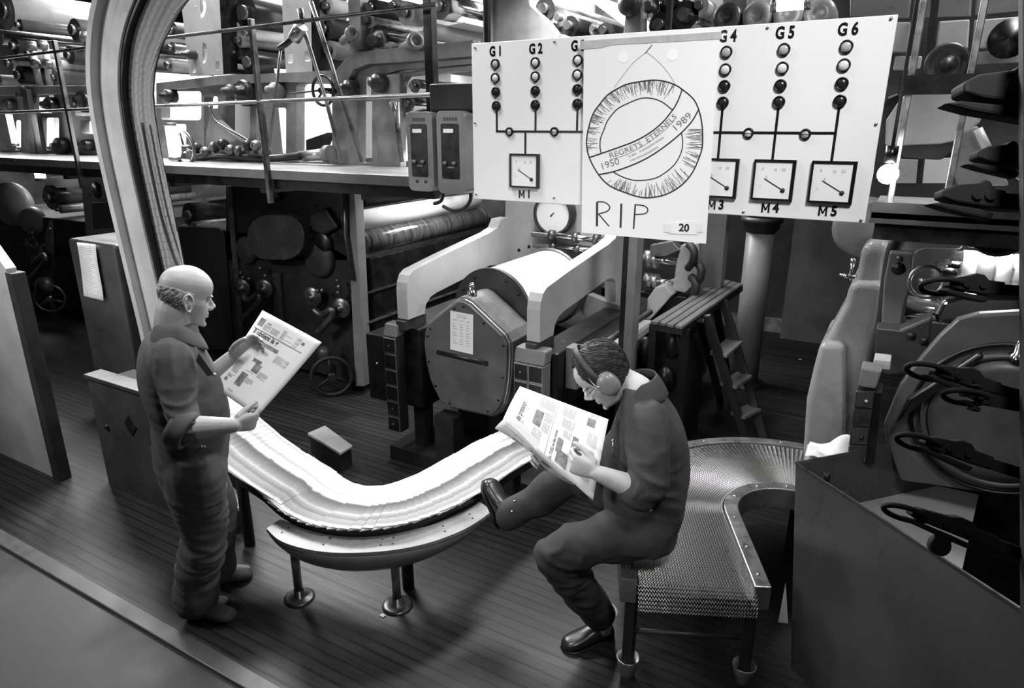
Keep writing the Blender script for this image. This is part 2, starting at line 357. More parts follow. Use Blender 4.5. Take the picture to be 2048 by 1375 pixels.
for k in range(330):
    th = random.uniform(-math.pi, math.pi); ro = rad(od, th); ri = rad(idl, th); dg = math.degrees(th)
    if ri[0] > .07 or 132 < dg < 166 or -58 < dg < -10: continue
    r0 = ro[1] - 1; r1 = r0 - (r0 - ri[1]) * random.uniform(.3, .85); tw = random.uniform(-.05, .05)
    hs.append([(C0.x + math.cos(th + tw * t) * (r0 + (r1 - r0) * t), C0.y + math.sin(th + tw * t) * (r0 + (r1 - r0) * t)) for t in (0, .33, .66, 1)])
strokes(hs, 1.0, lambda u, v: pu(u, v, -.0003)).build('pencil_hatching', M_PENCIL, po)
def along(txt, curve, size, m, name, stretch=None, up=0, bold=0):
    pts = d2(curve); acc = [0]
    for i in range(1, len(pts)): acc.append(acc[-1] + math.hypot(pts[i][0] - pts[i - 1][0], pts[i][1] - pts[i - 1][1]))
    T = acc[-1]; c = bpy.data.curves.new('t', 'FONT'); c.body = txt; c.size = size; o = bpy.data.objects.new('t', c); me = o.to_mesh(); w = max(v.co.x for v in me.vertices); o.to_mesh_clear(); bpy.data.objects.remove(o)
    def fn(x, y):
        s = min(max(x / w * T, 0), T); i = max(j for j in range(len(acc)) if acc[j] <= s + 1e-6); i = min(i, len(pts) - 2); f = (s - acc[i]) / max(acc[i + 1] - acc[i], 1e-6)
        dx, dy = pts[i + 1][0] - pts[i][0], pts[i + 1][1] - pts[i][1]; l = math.hypot(dx, dy); dx /= l; dy /= l; y += up
        return pu(pts[i][0] + dx * f * l + dy * y, pts[i][1] + dy * f * l - dx * y)
    text_mb(txt, size, bold, fn, 'LEFT').build(name, m, po)
along('REGRETS  ETERNELS', [(1218, 312), (1252, 301), (1285, 286), (1315, 265), (1351, 231)], 15, M_PENCIL, 'ribbon_lettering')
along('1950', [(1200, 334), (1238, 322)], 19, M_PENCIL, 'ribbon_lettering')
along('1989', [(1346, 260), (1381, 229)], 19, M_PENCIL, 'ribbon_lettering')
along('Les  rotativistes', [(1257, 313), (1290, 297), (1327, 274)], 7.5, M_PENCIL, 'ribbon_lettering')
along('reconnaissants', [(1260, 321), (1290, 308), (1316, 293)], 7.5, M_PENCIL, 'ribbon_lettering')
z4 = lambda L: [(1150 + a * .2036, 220 + b * .2036) for a, b in L]
rp = strokes([z4([(217, 900), (215, 1140)])], 4.2, pu); strokes([z4([(455, 918), (447, 1155)])], 3.8, pu, rp); strokes([z4([(592, 925), (575, 1168)])], 3.0, pu, rp)
strokes([d2(z4([(220, 900), (290, 905), (340, 945), (320, 990), (230, 1020)])), z4([(230, 1020), (335, 1140)]), d2(z4([(592, 928), (680, 940), (715, 975), (690, 1015), (588, 1025)]))], 2.3, pu, rp)
rp.build('rip_lettering', M_INK, po)
lb = thing('number_label', 'small white label reading 20 taped to the corner of the wreath poster', 'label', pu(1368, 470, .0006))
MB().plate([pu(1340, 445, .0012), pu(1397, 441, .0012), pu(1395, 469, .0012), pu(1338, 467, .0012)], (0, .0004, 0)).build('card', M_WHITE, lb)
c = pu(1368, 456, .0018); text_mb('20', .034, .0012, lambda a, b: V((c.x + a, c.y, c.z + b))).build('lettering', M_INK, lb)
for u in (1335, 1398): MB().plate([pu(u - 7, 448, .0016), pu(u + 7, 448, .0016), pu(u + 7, 464, .0016), pu(u - 7, 464, .0016)], (0, .0002, 0)).build('tape', mat('clear_tape', .80, .5), lb)

# post with two control stations
YC = 3.3
q = atY(862, 100, YC + .3); pt = thing('gallery_post', 'black square post at the gallery end above the control boxes', 'post', (q.x, q.y, 1.95))
MB().span((q.x - .03, q.y - .03, 1.95), (q.x + .03, q.y + .03, 4.5)).build('shaft', M_BLACK, pt, .004)
a = atY(857, 168, YC); b_ = atY(946, 222, YC)
MB().span((a.x, YC, b_.z), (b_.x, q.y + .03, a.z)).build('mounting_box', M_SOOT, pt, .012)
for n_, (u0, v0, u1, v1, side) in enumerate([(824, 224, 881, 382, 'left'), (884, 222, 944, 388, 'right')]):
    a = atY(u0, v0, YC); b_ = atY(u1, v1, YC); x0, x1, z0, z1 = a.x, b_.x, b_.z, a.z; cxx, czz = (x0 + x1) / 2, (z0 + z1) / 2; w, h = x1 - x0, z1 - z0
    cb = thing('control_station', 'rounded grey push-button control box, %s of the pair below the black post' % side, 'control box', (cxx, YC, z0))
    MB().plate(onY(rrect(cxx, czz, w, h, .035), YC - .06), (0, .14, 0)).build('housing', M_MID, cb, .012, 3)
    fz = czz + h * .02; MB().plate(onY(rrect(cxx - .004, fz, w * .62, h * .66, .012), YC - .064), (0, .006, 0)).build('face_plate', M_BLACK, cb)
    MB().span((cxx - w * .22, YC - .072, fz + h * .22), (cxx + w * .12, YC - .062, fz + h * .27)).build('name_window', M_WHITE, cb, .002)
    for k, dx in enumerate((-.2, .12)): MB().lathe((cxx + dx * w, YC - .064, fz - h * .14), (0, -1, 0), [(.011, 0), (.011, .012), (0, .014)], 12).build('push_button', M_MID, cb)
    MB().span((cxx - w * .1, YC - .068, fz - h * .20), (cxx + w * .12, YC - .063, fz - h * .185)).build('button_tag', M_MID, cb)
    for k in range(5): MB().span((cxx + (-.24 + .1 * k) * w, YC - .0615, czz + h * .385), (cxx + (-.17 + .1 * k) * w, YC - .059, czz + h * .425)).build('worn_mark', M_DARK, cb)
    if n_ == 0:
        for k, dx in enumerate((-.15, .18)): MB().lathe((cxx + dx * w, YC - .06, czz - h * .37), (0, -1, 0), [(.008, 0), (.008, .005), (0, .006)], 12).build('cover_screw', M_DARK, cb)
for k, (L, lab) in enumerate([([(886, 386), (884, 398), (878, 404), (868, 407)], 'short black cable bending left below the control boxes'), ([(942, 386), (940, 402), (928, 416), (905, 420), (886, 412)], 'black cable looping under the right control box')]):
    tag(MB().tube(spline([atY(u, v, YC + .03) for u, v in L], 6), .011, 8).build('cable', M_RUBBER), lab, 'cable')
# ------------------------------------------------------------ folder in the middle: arms, cylinder, gear cover
fo = thing('folding_machine', 'folding machine with two cast arms around a white paper-covered cylinder, below the diagram board', 'machine', (-2.2, 3.9, 0))
armL = [(3.30, 1.05), (3.30, 1.24), (3.31, 1.29), (3.335, 1.335), (3.38, 1.36), (3.7, 1.405), (4.1, 1.452), (4.3, 1.475), (4.42, 1.50), (4.47, 1.56), (4.6, 1.56), (4.6, .9), (4.5, .9), (4.49, 1.0), (4.46, 1.18), (4.40, 1.22), (4.3, 1.232), (3.89, 1.19), (3.62, 1.165), (3.55, 1.15), (3.495, 1.11), (3.475, 1.05)]
for x in (-2.68, -1.72):
    p = [V((x, y, z)) for y, z in armL]
    arm = MB().plate(p, (-.085, 0, 0)).build('arm', M_LIGHT, fo, .014, 3)
    q = [V((x - .005, y, z)) for y, z in [(3.27, .98), (3.27, 1.045), (3.5, 1.045), (3.5, .98)]]
    MB().plate(q, (-.075, 0, 0)).build('arm_foot', M_DARK, arm, .006)
# pentagon gear cover
cz = lambda L, y: [atY(740 + a * .349, 380 + b * .349, y) for a, b in L]
FC = cz([(330, 780), (400, 718), (480, 655), (505, 642), (535, 642), (570, 660), (660, 745), (755, 835), (782, 885), (785, 960), (778, 1080), (768, 1150), (750, 1220), (725, 1265), (685, 1288), (560, 1262), (450, 1238), (400, 1200), (365, 1130), (345, 1080), (322, 980), (312, 890), (315, 825)], 3.3)
cen = sum(FC, V()) / len(FC)
gc = MB().plate(FC, (0, .02, 0)).build('gear_cover', mat('scuffed_grey_cover', .085, .4, var=.3, scale=5), fo, .004)
grow = lambda k, y: [V((cen.x + (p.x - cen.x) * k, y, cen.z + (p.z - cen.z) * k)) for p in FC]
MB().plate(grow(1.045, 3.318), (0, .012, 0)).build('cover_rim', M_STEEL, gc, .005)
MB().plate(grow(1.075, 3.332), (0, .26, 0)).build('cover_body', mat('worn_olive_grey_cover', .13, .3, var=.3, scale=5), gc, .05, 5)
for i in range(0, len(FC), 1):
    p = cen + (FC[i] - cen) * .93
    if i % 2 == 0: MB().lathe(p, (0, -1, 0), [(.008, -.002), (.008, .004), (0, .005)], 10).build('cover_bolt', M_BLACK, gc)
sl = cz([(390, 925), (560, 965), (680, 992)], 3.31); MB().tube([sl[0], sl[1], sl[2]], .019, 12).build('slot_shade', M_BLACK, gc)  # black tube stands in for the dark inside a recessed slot
pp = cz([(460, 690), (592, 714), (590, 942), (460, 912)], 3.296)
ps = thing('instruction_sheet', 'white typed sheet stuck on the pentagon gear cover', 'paper', pp[3]); MB().plate(pp, (0, .001, 0)).build('sheet', M_PAPER, ps)
bl = lambda P_, u, v, off=V((0, -.0008, 0)): (P_[0] * (1 - u) + P_[1] * u) * (1 - v) + (P_[3] * (1 - u) + P_[2] * u) * v + off
tx = MB()
for k, v in enumerate([.07, .12, .2, .3, .36, .42, .5, .55, .6, .68, .74, .8]):
    for (a, b) in ([(.28, .7)] if k < 2 else [(.1, .2 + .06 * (k % 3)), (.42, .56), (.7, .86 - .05 * (k % 2))]):
        tx.add([bl(pp, a, v), bl(pp, b, v), bl(pp, b, v + .014), bl(pp, a, v + .014)], [(0, 1, 2, 3)])
tx.build('typing', M_TEXTINK, ps)
top = V((cen.x - .0, 3.40, max(p.z for p in FC) + .045)); MB().lathe(top, (0, 0, 1), [(.03, -.02), (.03, .0), (.02, .005), (.02, .04), (.012, .055), (0, .058)], 16).build('oil_nipple', M_CHROME, gc)
# guard disc and cylinder
CX, CZ, R = -2.235, 1.095, .285
D_ = [(CX + R * math.cos(t), CZ + R * math.sin(t)) for t in [math.radians(a) for a in range(-8, 172, 6)]] + [(CX - R - .03, CZ - .25), (CX + R + .12, CZ - .25)]
MB().plate(onY(D_, 3.60), (0, .03, 0)).build('guard_disc', M_DARK, fo, .004)
MB().cyl((CX, 3.63, CZ), (CX, 4.42, CZ), R - .015, 64).build('cylinder', mat('white_packing_paper', .82, .5, var=.03), fo)
MB().lathe((CX, 4.42, CZ), (0, 1, 0), [(R - .015, 0), (R + .004, 0), (R + .004, .03), (R - .03, .03), (0, .03)], 64).build('cylinder_rim', M_STEEL, fo)
for a in (35, 62, 120, 150): t = math.radians(a); MB().lathe((CX + R * .86 * math.cos(t), 3.6, CZ + R * .86 * math.sin(t)), (0, -1, 0), [(.011, 0), (.011, .006), (0, .007)], 10).build('guard_bolt', M_BLACK, fo)
# rear plates, gauge, shafts
rp_ = atY(1007, 395, 4.62); MB().span((-2.72, 4.6, .1), (-2.28, 4.68, 1.98)).build('rear_plate', M_LIGHT, fo, .008)
for u, v in ((1038, 500), (1058, 493), (1180, 600)): MB().lathe(atY(u, v, 4.6), (0, -1, 0), [(.014, -.003), (.014, .002), (0, .002)], 12).build('plate_hole', M_BLACK, fo)
g = atY(1107, 428, 4.55); gg = thing('round_gauge', 'round white-faced gauge with a dark rim below the diagram board', 'gauge', g)
MB().lathe(g, (0, -1, 0), [(.145, -.12), (.16, -.05), (.16, .02), (.14, .03), (.135, .012), (0, .012)], 40).build('case', M_DARK, gg)
MB().lathe(g, (0, -1, 0), [(.135, .013), (0, .0135)], 40).build('dial', M_WHITE, gg)
strokes([[(g.x - .02, g.z - .015), (g.x + .012, g.z + .012)], [(g.x - .018, g.z - .02), (g.x - .006, g.z - .004)]], .008, lambda a, b: V((a, 4.534, b))).build('hand', M_INK, gg)
MB().span((-2.3, 4.62, 1.38), (-1.78, 4.75, 1.98)).build('rear_housing', M_LIGHT, fo, .01)
for u0, v0, u1, v1, r in ((1065, 467, 1228, 482, .024), (1067, 490, 1232, 505, .02), (1090, 515, 1225, 528, .016)):
    s_ = atY(u0, v0, 4.5); e_ = atY(u1, v1, 4.5); sh = MB().cyl(s_, e_, r, 20).build('shaft', M_CHROME, fo)
    for t in (.25, .55, .8):
        c = s_.lerp(e_, t); MB().cyl(c - V((.02, 0, 0)), c + V((.02, 0, 0)), r * 1.7, 20).build('collar', M_DSTEEL, sh)
# beds, button blocks
MB().span((-2.9, 3.34, .42), (-2.62, 4.9, .985)).build('side_bed', M_BLACK, fo, .01)
MB().span((-1.80, 3.34, .60), (-1.62, 4.9, .985)).build('side_bed', M_BLACK, fo, .01)
MB().span((-2.62, 3.75, .1), (-1.80, 4.9, .80)).build('lower_frame', M_SOOT, fo)
MB().span((-1.62, 3.55, .80), (-1.50, 4.75, .85)).build('running_rail', M_LIGHT, fo, .004)
MB().cyl((-1.53, 3.5, .93), (-1.53, 4.7, .93), .022, 14).build('rail_rod', M_DSTEEL, fo)
br = [(-1.72, 4.5), (-1.4, 4.5)]
MB().plate([atY(u, v, 4.45) for u, v in [(1176, 588), (1212, 602), (1240, 610), (1240, 655), (1228, 660), (1180, 640), (1163, 625)]], (0, .08, 0)).build('bracket', M_MID, fo, .006)
MB().lathe(atY(1216, 634, 4.45), (0, -1, 0), [(.02, 0), (.02, .01), (0, .015)], 12).build('bracket_bolt', M_BLACK, fo)
for (x0, x1, y0, z0, z1) in ((-1.72, -1.62, 3.44, .74, 1.0),): MB().span((x0 + .10, y0, z0), (x1 + .08, y0 + .1, z1)).build('slide_block', M_MID, fo, .006)
def button_block(x0, x1, y, z1, rows, cols, label, side):
    t = thing('button_panel', label, 'control panel', ((x0 + x1) / 2, y, z1 - .112 * rows))
    h = .112; MB().span((x0, y, z1 - h * rows), (x1, y + .09, z1 - .002)).build('case', M_MID if side else M_SOOT, t, .006)
    for r in range(rows):
        for c in range(cols):
            w = (x1 - x0 - .006) / cols; a = x0 + .003 + w * c; f = MB().span((a + .002, y - .006, z1 - h * (r + 1) + .003), (a + w - .002, y + .002, z1 - h * r - .003)).build('button_frame', M_STEEL, t, .002)
            MB().span((a + .007, y - .009, z1 - h * (r + 1) + .009), (a + w - .007, y - .003, z1 - h * r - .009)).build('button_face', M_BLACK, f, .002)
            if (r, c) in ((0, 0), (4, 0), (5, 0)): MB().lathe((a + w * .5, y - .009, z1 - h * (r + .5)), (0, -1, 0), [(.008, 0), (.008, .006), (0, .008)], 10).build('knob', M_DSTEEL, f)
    MB().plate([V((x0 - .002, y + .0, z1)), V((x1 + .002, y, z1)), V((x1 + .002, y + .025, z1 + .085)), V((x0 - .002, y + .025, z1 + .085))], (0, .09, 0)).build('cap', M_MID, t, .012, 3)
button_block(-2.85, -2.74, 3.24, .93, 6, 1, 'tall single column of black push buttons left of the pentagon gear cover', 0)
button_block(-1.86, -1.66, 3.24, .93, 3, 2, 'double column of black push buttons behind the open newspaper', 1)
MB().span((-3.02, 3.26, .45), (-2.86, 3.5, .92)).build('switch_box', M_BLACK, fo, .01)
MB().lathe((-2.93, 3.26, .72), (0, -1, 0), [(.01, 0), (.01, .012), (0, .014)], 10).build('switch', M_CHROME, fo)
# stand under the cover
MB().span((-2.75, 3.4, .06), (-2.66, 3.5, .5)).build('stand_leg', M_SOOT, fo); MB().span((-2.5, 3.3, 0), (-2.35, 3.42, .42)).build('stand_leg', M_SOOT, fo)
MB().span((-2.9, 3.3, 0), (-1.6, 4.9, .10)).build('base_plate', M_SOOT, fo)
# machine upright right of the arm
up_ = thing('machine_upright', 'narrow pale steel upright right of the folding machine arm', 'post', (-1.45, 4.0, 0))
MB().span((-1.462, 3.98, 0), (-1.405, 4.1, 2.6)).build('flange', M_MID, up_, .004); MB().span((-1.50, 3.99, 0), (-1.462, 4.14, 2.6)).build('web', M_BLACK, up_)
up2 = thing('machine_upright', 'pale steel upright under the right half of the diagram board', 'post', (-1.2, 5.2, 0))
q = atY(1432, 440, 5.2); MB().span((q.x - .10, 5.2, .6), (q.x + .08, 5.32, 2.4)).build('flange', M_MID, up2, .004)
# second folder, glimpsed behind the step ladder: side plate, shafts, collars
f2 = thing('slitter_unit', 'slitter unit of bright shafts and collars left of the step ladder', 'machine', (-1.6, 5.0, 0))
Yf = 5.0
MB().plate([atY(u, v, Yf) for u, v in [(1362, 490), (1398, 486), (1398, 560), (1370, 585), (1345, 580), (1352, 530)]], (0, .1, 0)).build('side_plate', M_LIGHT, f2, .006)
for v0, v1, r in ((517, 523, .045), (560, 567, .04)):
    a = atY(1290, v0, Yf + .05); b = atY(1355, v1, Yf + .05); sh = MB().cyl(a, b, r * .6, 18).build('shaft', M_CHROME, f2)
    for t in (.12, .3): c = a.lerp(b, t); MB().cyl(c - V((.03, 0, 0)), c + V((.03, 0, 0)), r * 1.5, 22).build('collar', M_STEEL, sh)
MB().plate([atY(u, v, Yf - .1) for u, v in [(1275, 625), (1310, 575), (1330, 570), (1345, 590), (1300, 640), (1275, 640)]], (0, .3, 0)).build('bearing_arm', M_LIGHT, f2, .008)
for k, (u, v) in enumerate(((1378, 510), (1392, 545), (1382, 575))):
    MB().tube(spline([atY(u, v - 22, Yf - .05), atY(u + 10, v - 8, Yf - .1), atY(u + 8, v + 12, Yf - .1), atY(u - 2, v + 26, Yf - .05)], 5), .03, 8).build('hose', M_RUBBER, f2)
MB().span((-2.05, Yf, .1), (-1.35, Yf + .9, 1.0)).build('lower_case', M_BLACK, f2, .01)
MB().plate([atY(u, v, Yf - .02) for u, v in [(1300, 490), (1345, 482), (1360, 500), (1330, 512), (1300, 512)]], (0, .1, 0)).build('top_cap', M_STEEL, f2, .004)
# ------------------------------------------------------------ curved wire-belt conveyor, right
ZC = .5; CC = V((-.25, 3.05, 0)); A0 = math.radians(205); A1 = math.radians(62); RI, RO = .30, .76
dS = V((.424, -.906, 0)); LS = .55
def cpath(s):
    """s along belt (m) -> (centre-line angle or straight) returns inner and outer points"""
    if s < LS: n = V((math.cos(A0), math.sin(A0), 0)); o = dS * (LS - s); return CC + n * RI + o, CC + n * RO + o
    a = A0 - (s - LS) / .53; n = V((math.cos(a), math.sin(a), 0)); return CC + n * RI, CC + n * RO
LT = LS + (A0 - A1) * .53
cv = thing('curved_conveyor', 'curved wire-mesh conveyor with steel side rails that the reader sits on', 'conveyor', (-.6, 2.7, 0))
wire = MB(); pitch = .0175; n = int(LT / pitch); NC = 40
def row(pi, po, z, up=0., w=.0040, fwd=None):
    pts = []; d = (po - pi) / (NC * 2); f = fwd
    for k in range(NC * 2 + 1):
        p = pi + d * k; sgn = 1 if k % 2 else -1
        pts.append(p + f * (sgn * .0078) + V((0, 0, z + (.0015 if k % 2 else -.0015))))
    wire.tube(pts, w * .5, 5)
for k in range(n):
    s = k * pitch; a, b = cpath(s); a2, b2 = cpath(s + .004); f = ((a2 + b2) - (a + b)).normalized(); a = a.lerp(b, .015); b = a.lerp(b, .985); row(a, b, ZC, fwd=f)
a, b = cpath(0)
for k in range(1, 8):
    t = k * .24; o = dS * (.07 * math.sin(t)); z = ZC - .07 * (1 - math.cos(t)); row(a + o, b + o, z, fwd=(dS * math.cos(t) - V((0, 0, math.sin(t)))).normalized())
wo = wire.build('wire_belt', mat('bright_belt_wire', .55, .28, 1.), cv); wo['kind'] = 'stuff'
pan = MB(); N = 40
P = [cpath(LT * i / N) for i in range(N + 1)]
for i in range(N): pan.add([P[i][0] + V((0, 0, .45)), P[i][1] + V((0, 0, .45)), P[i + 1][1] + V((0, 0, .45)), P[i + 1][0] + V((0, 0, .45))], [(0, 1, 2, 3)])
pan.build('under_pan', M_BLACK, cv)
def rail(side):
    mb = MB(); vs = []
    for i in range(N + 1):
        pi, po = P[i]; q = pi if side == 'in' else po; o = (pi - po).normalized() * (1 if side == 'in' else -1)
        if side == 'out': o = o
        vs += [q + V((0, 0, ZC + .012)), q + o * .065 + V((0, 0, ZC + .012)), q + o * .065 + V((0, 0, ZC - .10)), q + V((0, 0, ZC - .10))]
    mb.add(vs, [(i * 4 + k, i * 4 + (k + 1) % 4, i * 4 + 4 + (k + 1) % 4, i * 4 + 4 + k) for i in range(N) for k in range(4)] + [(0, 1, 2, 3), (N * 4 + 3, N * 4 + 2, N * 4 + 1, N * 4)])
    r = mb.build('side_rail', M_STEEL if side == 'in' else M_STEEL, cv, .004)
    for s in (.08, .27, .5, .85, 1.2, 1.5):
        pi, po = cpath(min(s, LT)); q = pi if side == 'in' else po; o = (pi - po).normalized() * (.032 if side == 'in' else -.032)
        MB().lathe(q + o + V((0, 0, ZC + .012)), (0, 0, 1), [(.008, 0), (.008, .002), (.004, .0045), (0, .005)], 12).build('rail_bolt', M_CHROME, r)
    return r
rail('in'); rail('out')
a, b = cpath(0)
for s, q in ((0.03, 1.03), (0.03, -.02), (.9, 1.0), (.9, 0.), (1.6, 1.), (1.6, 0.)):
    pi, po = cpath(s); c = pi.lerp(po, q); l = MB().span((c.x - .022, c.y - .022, .05), (c.x + .022, c.y + .022, ZC - .09)).build('leg', M_SOOT, cv, .003)
    if s < .1: MB().lathe((c.x, c.y, 0), (0, 0, 1), [(.0, 0), (.028, 0), (.034, .03), (.05, .10), (.047, .105), (.03, .05), (0, .05)], 24).build('foot_cup', M_STEEL, l)
pi, po = cpath(.03); MB().cyl(pi + V((0, 0, .24)), po + V((0, 0, .24)), .012, 10).build('cross_bar', M_DARK, cv)

# ------------------------------------------------------------ delivery: stream of overlapping newspapers on its table
SP = spline([V(p) for p in [(-1.715, 3.32, .47), (-1.73, 3.2, .48), (-1.77, 2.9, .50), (-1.80, 2.62, .505), (-1.84, 2.40, .505), (-1.925, 2.215, .505), (-2.05, 2.105, .505), (-2.19, 2.065, .505), (-2.33, 2.065, .515), (-2.48, 2.085, .545), (-2.65, 2.085, .59), (-2.85, 2.09, .655), (-3.1, 2.11, .75), (-3.3, 2.13, .83)]], 16)
acc = [0]
for i in range(1, len(SP)): acc.append(acc[-1] + (SP[i] - SP[i - 1]).length)
def onpath(P_, ac, s):
    i = max(j for j in range(len(ac)) if ac[j] <= s + 1e-9); i = min(i, len(P_) - 2); f = (s - ac[i]) / (ac[i + 1] - ac[i]); return P_[i].lerp(P_[i + 1], f), (P_[min(i + 2, len(P_) - 1)] - P_[max(i - 1, 0)]).normalized()
dc = thing('delivery_table', 'curved delivery table carrying the stream of newspapers between the two readers', 'conveyor', (-2.1, 2.2, 0))
tb = MB(); vs = []; M_ = 60
for i in range(M_ + 1):
    p, d = onpath(SP, acc, acc[-1] * i / M_); s = V((-d.y, d.x, 0)).normalized()
    for q, h in ((.175, -.02), (-.175, -.02), (-.175, -.06), (.175, -.06)): vs.append(p + s * q + V((0, 0, h)))
tb.add(vs, [(i * 4 + k, i * 4 + (k + 1) % 4, i * 4 + 4 + (k + 1) % 4, i * 4 + 4 + k) for i in range(M_) for k in range(4)] + [(0, 1, 2, 3), (M_ * 4 + 3, M_ * 4 + 2, M_ * 4 + 1, M_ * 4)])
tb.build('belt_bed', M_BLACK, dc)
for s in (.25, 1.1, 2.2):
    p, d = onpath(SP, acc, s); MB().cyl((p.x, p.y, 0), (p.x, p.y, p.z - .05), .03, 12).build('leg', M_SOOT, dc)
# printed paper: stripes come from the columns printed on each copy
def print_mat(name, st, half):
    m = bpy.data.materials.new(name); m.use_nodes = True; nt = m.node_tree; N_ = nt.nodes; L = nt.links; b = N_['Principled BSDF']; b.inputs['Roughness'].default_value = .75
    tc = N_.new('ShaderNodeTexCoord'); sp = N_.new('ShaderNodeSeparateXYZ'); L.new(tc.outputs['Object'], sp.inputs[0])
    r = N_.new('ShaderNodeValToRGB'); mr = N_.new('ShaderNodeMapRange'); mr.inputs[1].default_value = -half; mr.inputs[2].default_value = half; L.new(sp.outputs['X'], mr.inputs[0]); L.new(mr.outputs[0], r.inputs[0])
    cr = r.color_ramp; cr.interpolation = 'LINEAR'
    while len(cr.elements) < len(st): cr.elements.new(.5)
    for e, (q, g) in zip(cr.elements, st): e.position = q; e.color = (g, g, g, 1)
    n = N_.new('ShaderNodeTexNoise'); n.inputs['Scale'].default_value = 60; oi = N_.new('ShaderNodeObjectInfo'); ad = N_.new('ShaderNodeVectorMath'); L.new(tc.outputs['Object'], ad.inputs[0]); L.new(oi.outputs['Random'], ad.inputs[1]); L.new(ad.outputs[0], n.inputs['Vector'])
    mx = N_.new('ShaderNodeMix'); mx.data_type = 'RGBA'; mx.blend_type = 'MULTIPLY'; mx.inputs[0].default_value = .28; L.new(r.outputs[0], mx.inputs[6]); L.new(n.outputs[0], mx.inputs[7]); L.new(mx.outputs[2], b.inputs['Base Color'])
    return m
M_FOLD = print_mat('folded_printed_paper', [(0, .74), (.03, .72), (.07, .28), (.16, .36), (.20, .2), (.27, .34), (.30, .5), (.34, .28), (.44, .15), (.5, .09), (.53, .12), (.56, .58), (.66, .66), (.70, .42), (.74, .5), (.78, .68), (.92, .7), (.95, .42), (1, .76)], .185)
M_FOLD2 = print_mat('shaded_printed_paper', [(0, .5), (.1, .22), (.2, .3), (.3, .16), (.42, .34), (.5, .2), (.6, .3), (.68, .14), (.8, .32), (.9, .24), (1, .42)], .098)  # same newsprint darkened for the arch, its shade put into the colour
def folded_copy(w=.37, l=.27, t=.006):
    mb = MB(); pr = []
    for k in range(9): a = math.pi * k / 8; pr.append((l / 2 + t / 2 * math.sin(a) * 1.2, t / 2 * math.cos(a)))
    pr = [(-l / 2, t / 2)] + pr + [(-l / 2, -t / 2)]
    m = len(pr); vs = [V((x, y, z)) for x in (-w / 2, w / 2) for (y, z) in pr]
    mb.add(vs, [(i, (i + 1) % m, m + (i + 1) % m, m + i) for i in range(m)], False); mb.add(vs[:m], [tuple(range(m))]); mb.add(vs[m:], [tuple(range(m - 1, -1, -1))])
    return mb
proto = None; step = .034; sN = int((acc[-1] - .12) / step)
for k in range(sN):
    s = .1 + k * step; p, d = onpath(SP, acc, s)
    if proto is None: o = proto = folded_copy().build('newspaper', M_FOLD)
    else: o = proto.copy(); COL.objects.link(o)
    z = (V((0, 0, 1)) - d * d.z).normalized(); tilt = math.radians(1.9); f = (d * math.cos(tilt) - z * math.sin(tilt)).normalized() if 0 else d
    x = f.cross(z).normalized(); z = x.cross(f)
    f2_ = (f * math.cos(tilt) - z * math.sin(tilt)); z2 = x.cross(f2_); jit = random.uniform(-.004, .004)
    Mx = Matrix((x, f2_, z2)).transposed().to_4x4(); Mx.translation = p + x * jit + V((0, 0, .0)); o.matrix_world = Mx
    tag(o, 'folded newspaper in the overlapping stream curving along the delivery table', 'newspaper', 'newspapers streaming along the delivery table')

# curved guard bench on two legs
bn = thing('guard_bench', 'curved pale steel guard on two round-footed legs in front of the newspaper stream', 'guard', (-1.95, 1.95, 0))
oc = [(-2.37, 1.80, .45), (-2.25, 1.765, .45), (-2.12, 1.77, .45), (-1.98, 1.81, .45), (-1.84, 1.89, .45), (-1.73, 1.98, .45), (-1.64, 2.09, .45), (-1.575, 2.22, .45), (-1.545, 2.33, .45), (-1.53, 2.46, .45)]
ic = [(-2.375, 1.885, .45), (-2.26, 1.895, .45), (-2.13, 1.91, .45), (-2.01, 1.95, .45), (-1.90, 2.01, .45), (-1.81, 2.09, .45), (-1.73, 2.19, .45), (-1.67, 2.30, .45), (-1.64, 2.40, .45), (-1.63, 2.50, .45)]
oS = spline(oc, 5); iS = spline(ic, 5); m = len(oS)
rim = MB(); rim.plate([p for p in oS] + [p for p in reversed(iS)], (0, 0, -.018)); rim.build('top_rim', mat('chipped_pale_rim', .25, .45, var=.25, scale=5), bn, .008, 3)
sk = MB(); vs = []
for i, p in enumerate(oS):
    n_ = (iS[i] - p).normalized(); t = i / (m - 1); dp = .06 + .10 * math.sin(math.pi * min(1, .12 + t * .9)) ** .7
    vs += [p + V((0, 0, -.016)) + n_ * .004, p + n_ * .012 + V((0, 0, -.4 * dp)), p + n_ * .05 + V((0, 0, -.8 * dp)), p + n_ * .10 + V((0, 0, -dp - .01)), p + n_ * .11 + V((0, 0, -.016))]
sk.add(vs, [(i * 5 + k, i * 5 + (k + 1) % 5, i * 5 + 5 + (k + 1) % 5, i * 5 + 5 + k) for i in range(m - 1) for k in range(5)] + [tuple(range(5)), tuple(range(m * 5 - 1, m * 5 - 6, -1))], True)
sk.build('curved_skirt', mat('grey_skirt_enamel', .24, .42, var=.2, scale=4), bn)
for i in (4, 13, 22, 24, 33, 40):
    for q in (.35, .7): MB().lathe(oS[i].lerp(iS[i], q), (0, 0, 1), [(.005, -.001), (.005, .0015), (0, .002)], 8).build('rivet', M_BLACK, bn)
for (x, y) in ((-2.33, 1.91), (-1.87, 2.11)):
    l = MB().cyl((x, y, .01), (x, y, .34), .021, 16).build('leg', M_STEEL, bn); MB().lathe((x, y, 0), (0, 0, 1), [(.075, 0), (.075, .006), (.06, .012), (.024, .016), (.024, .05), (0, .05)], 32).build('foot_plate', M_DSTEEL, l)
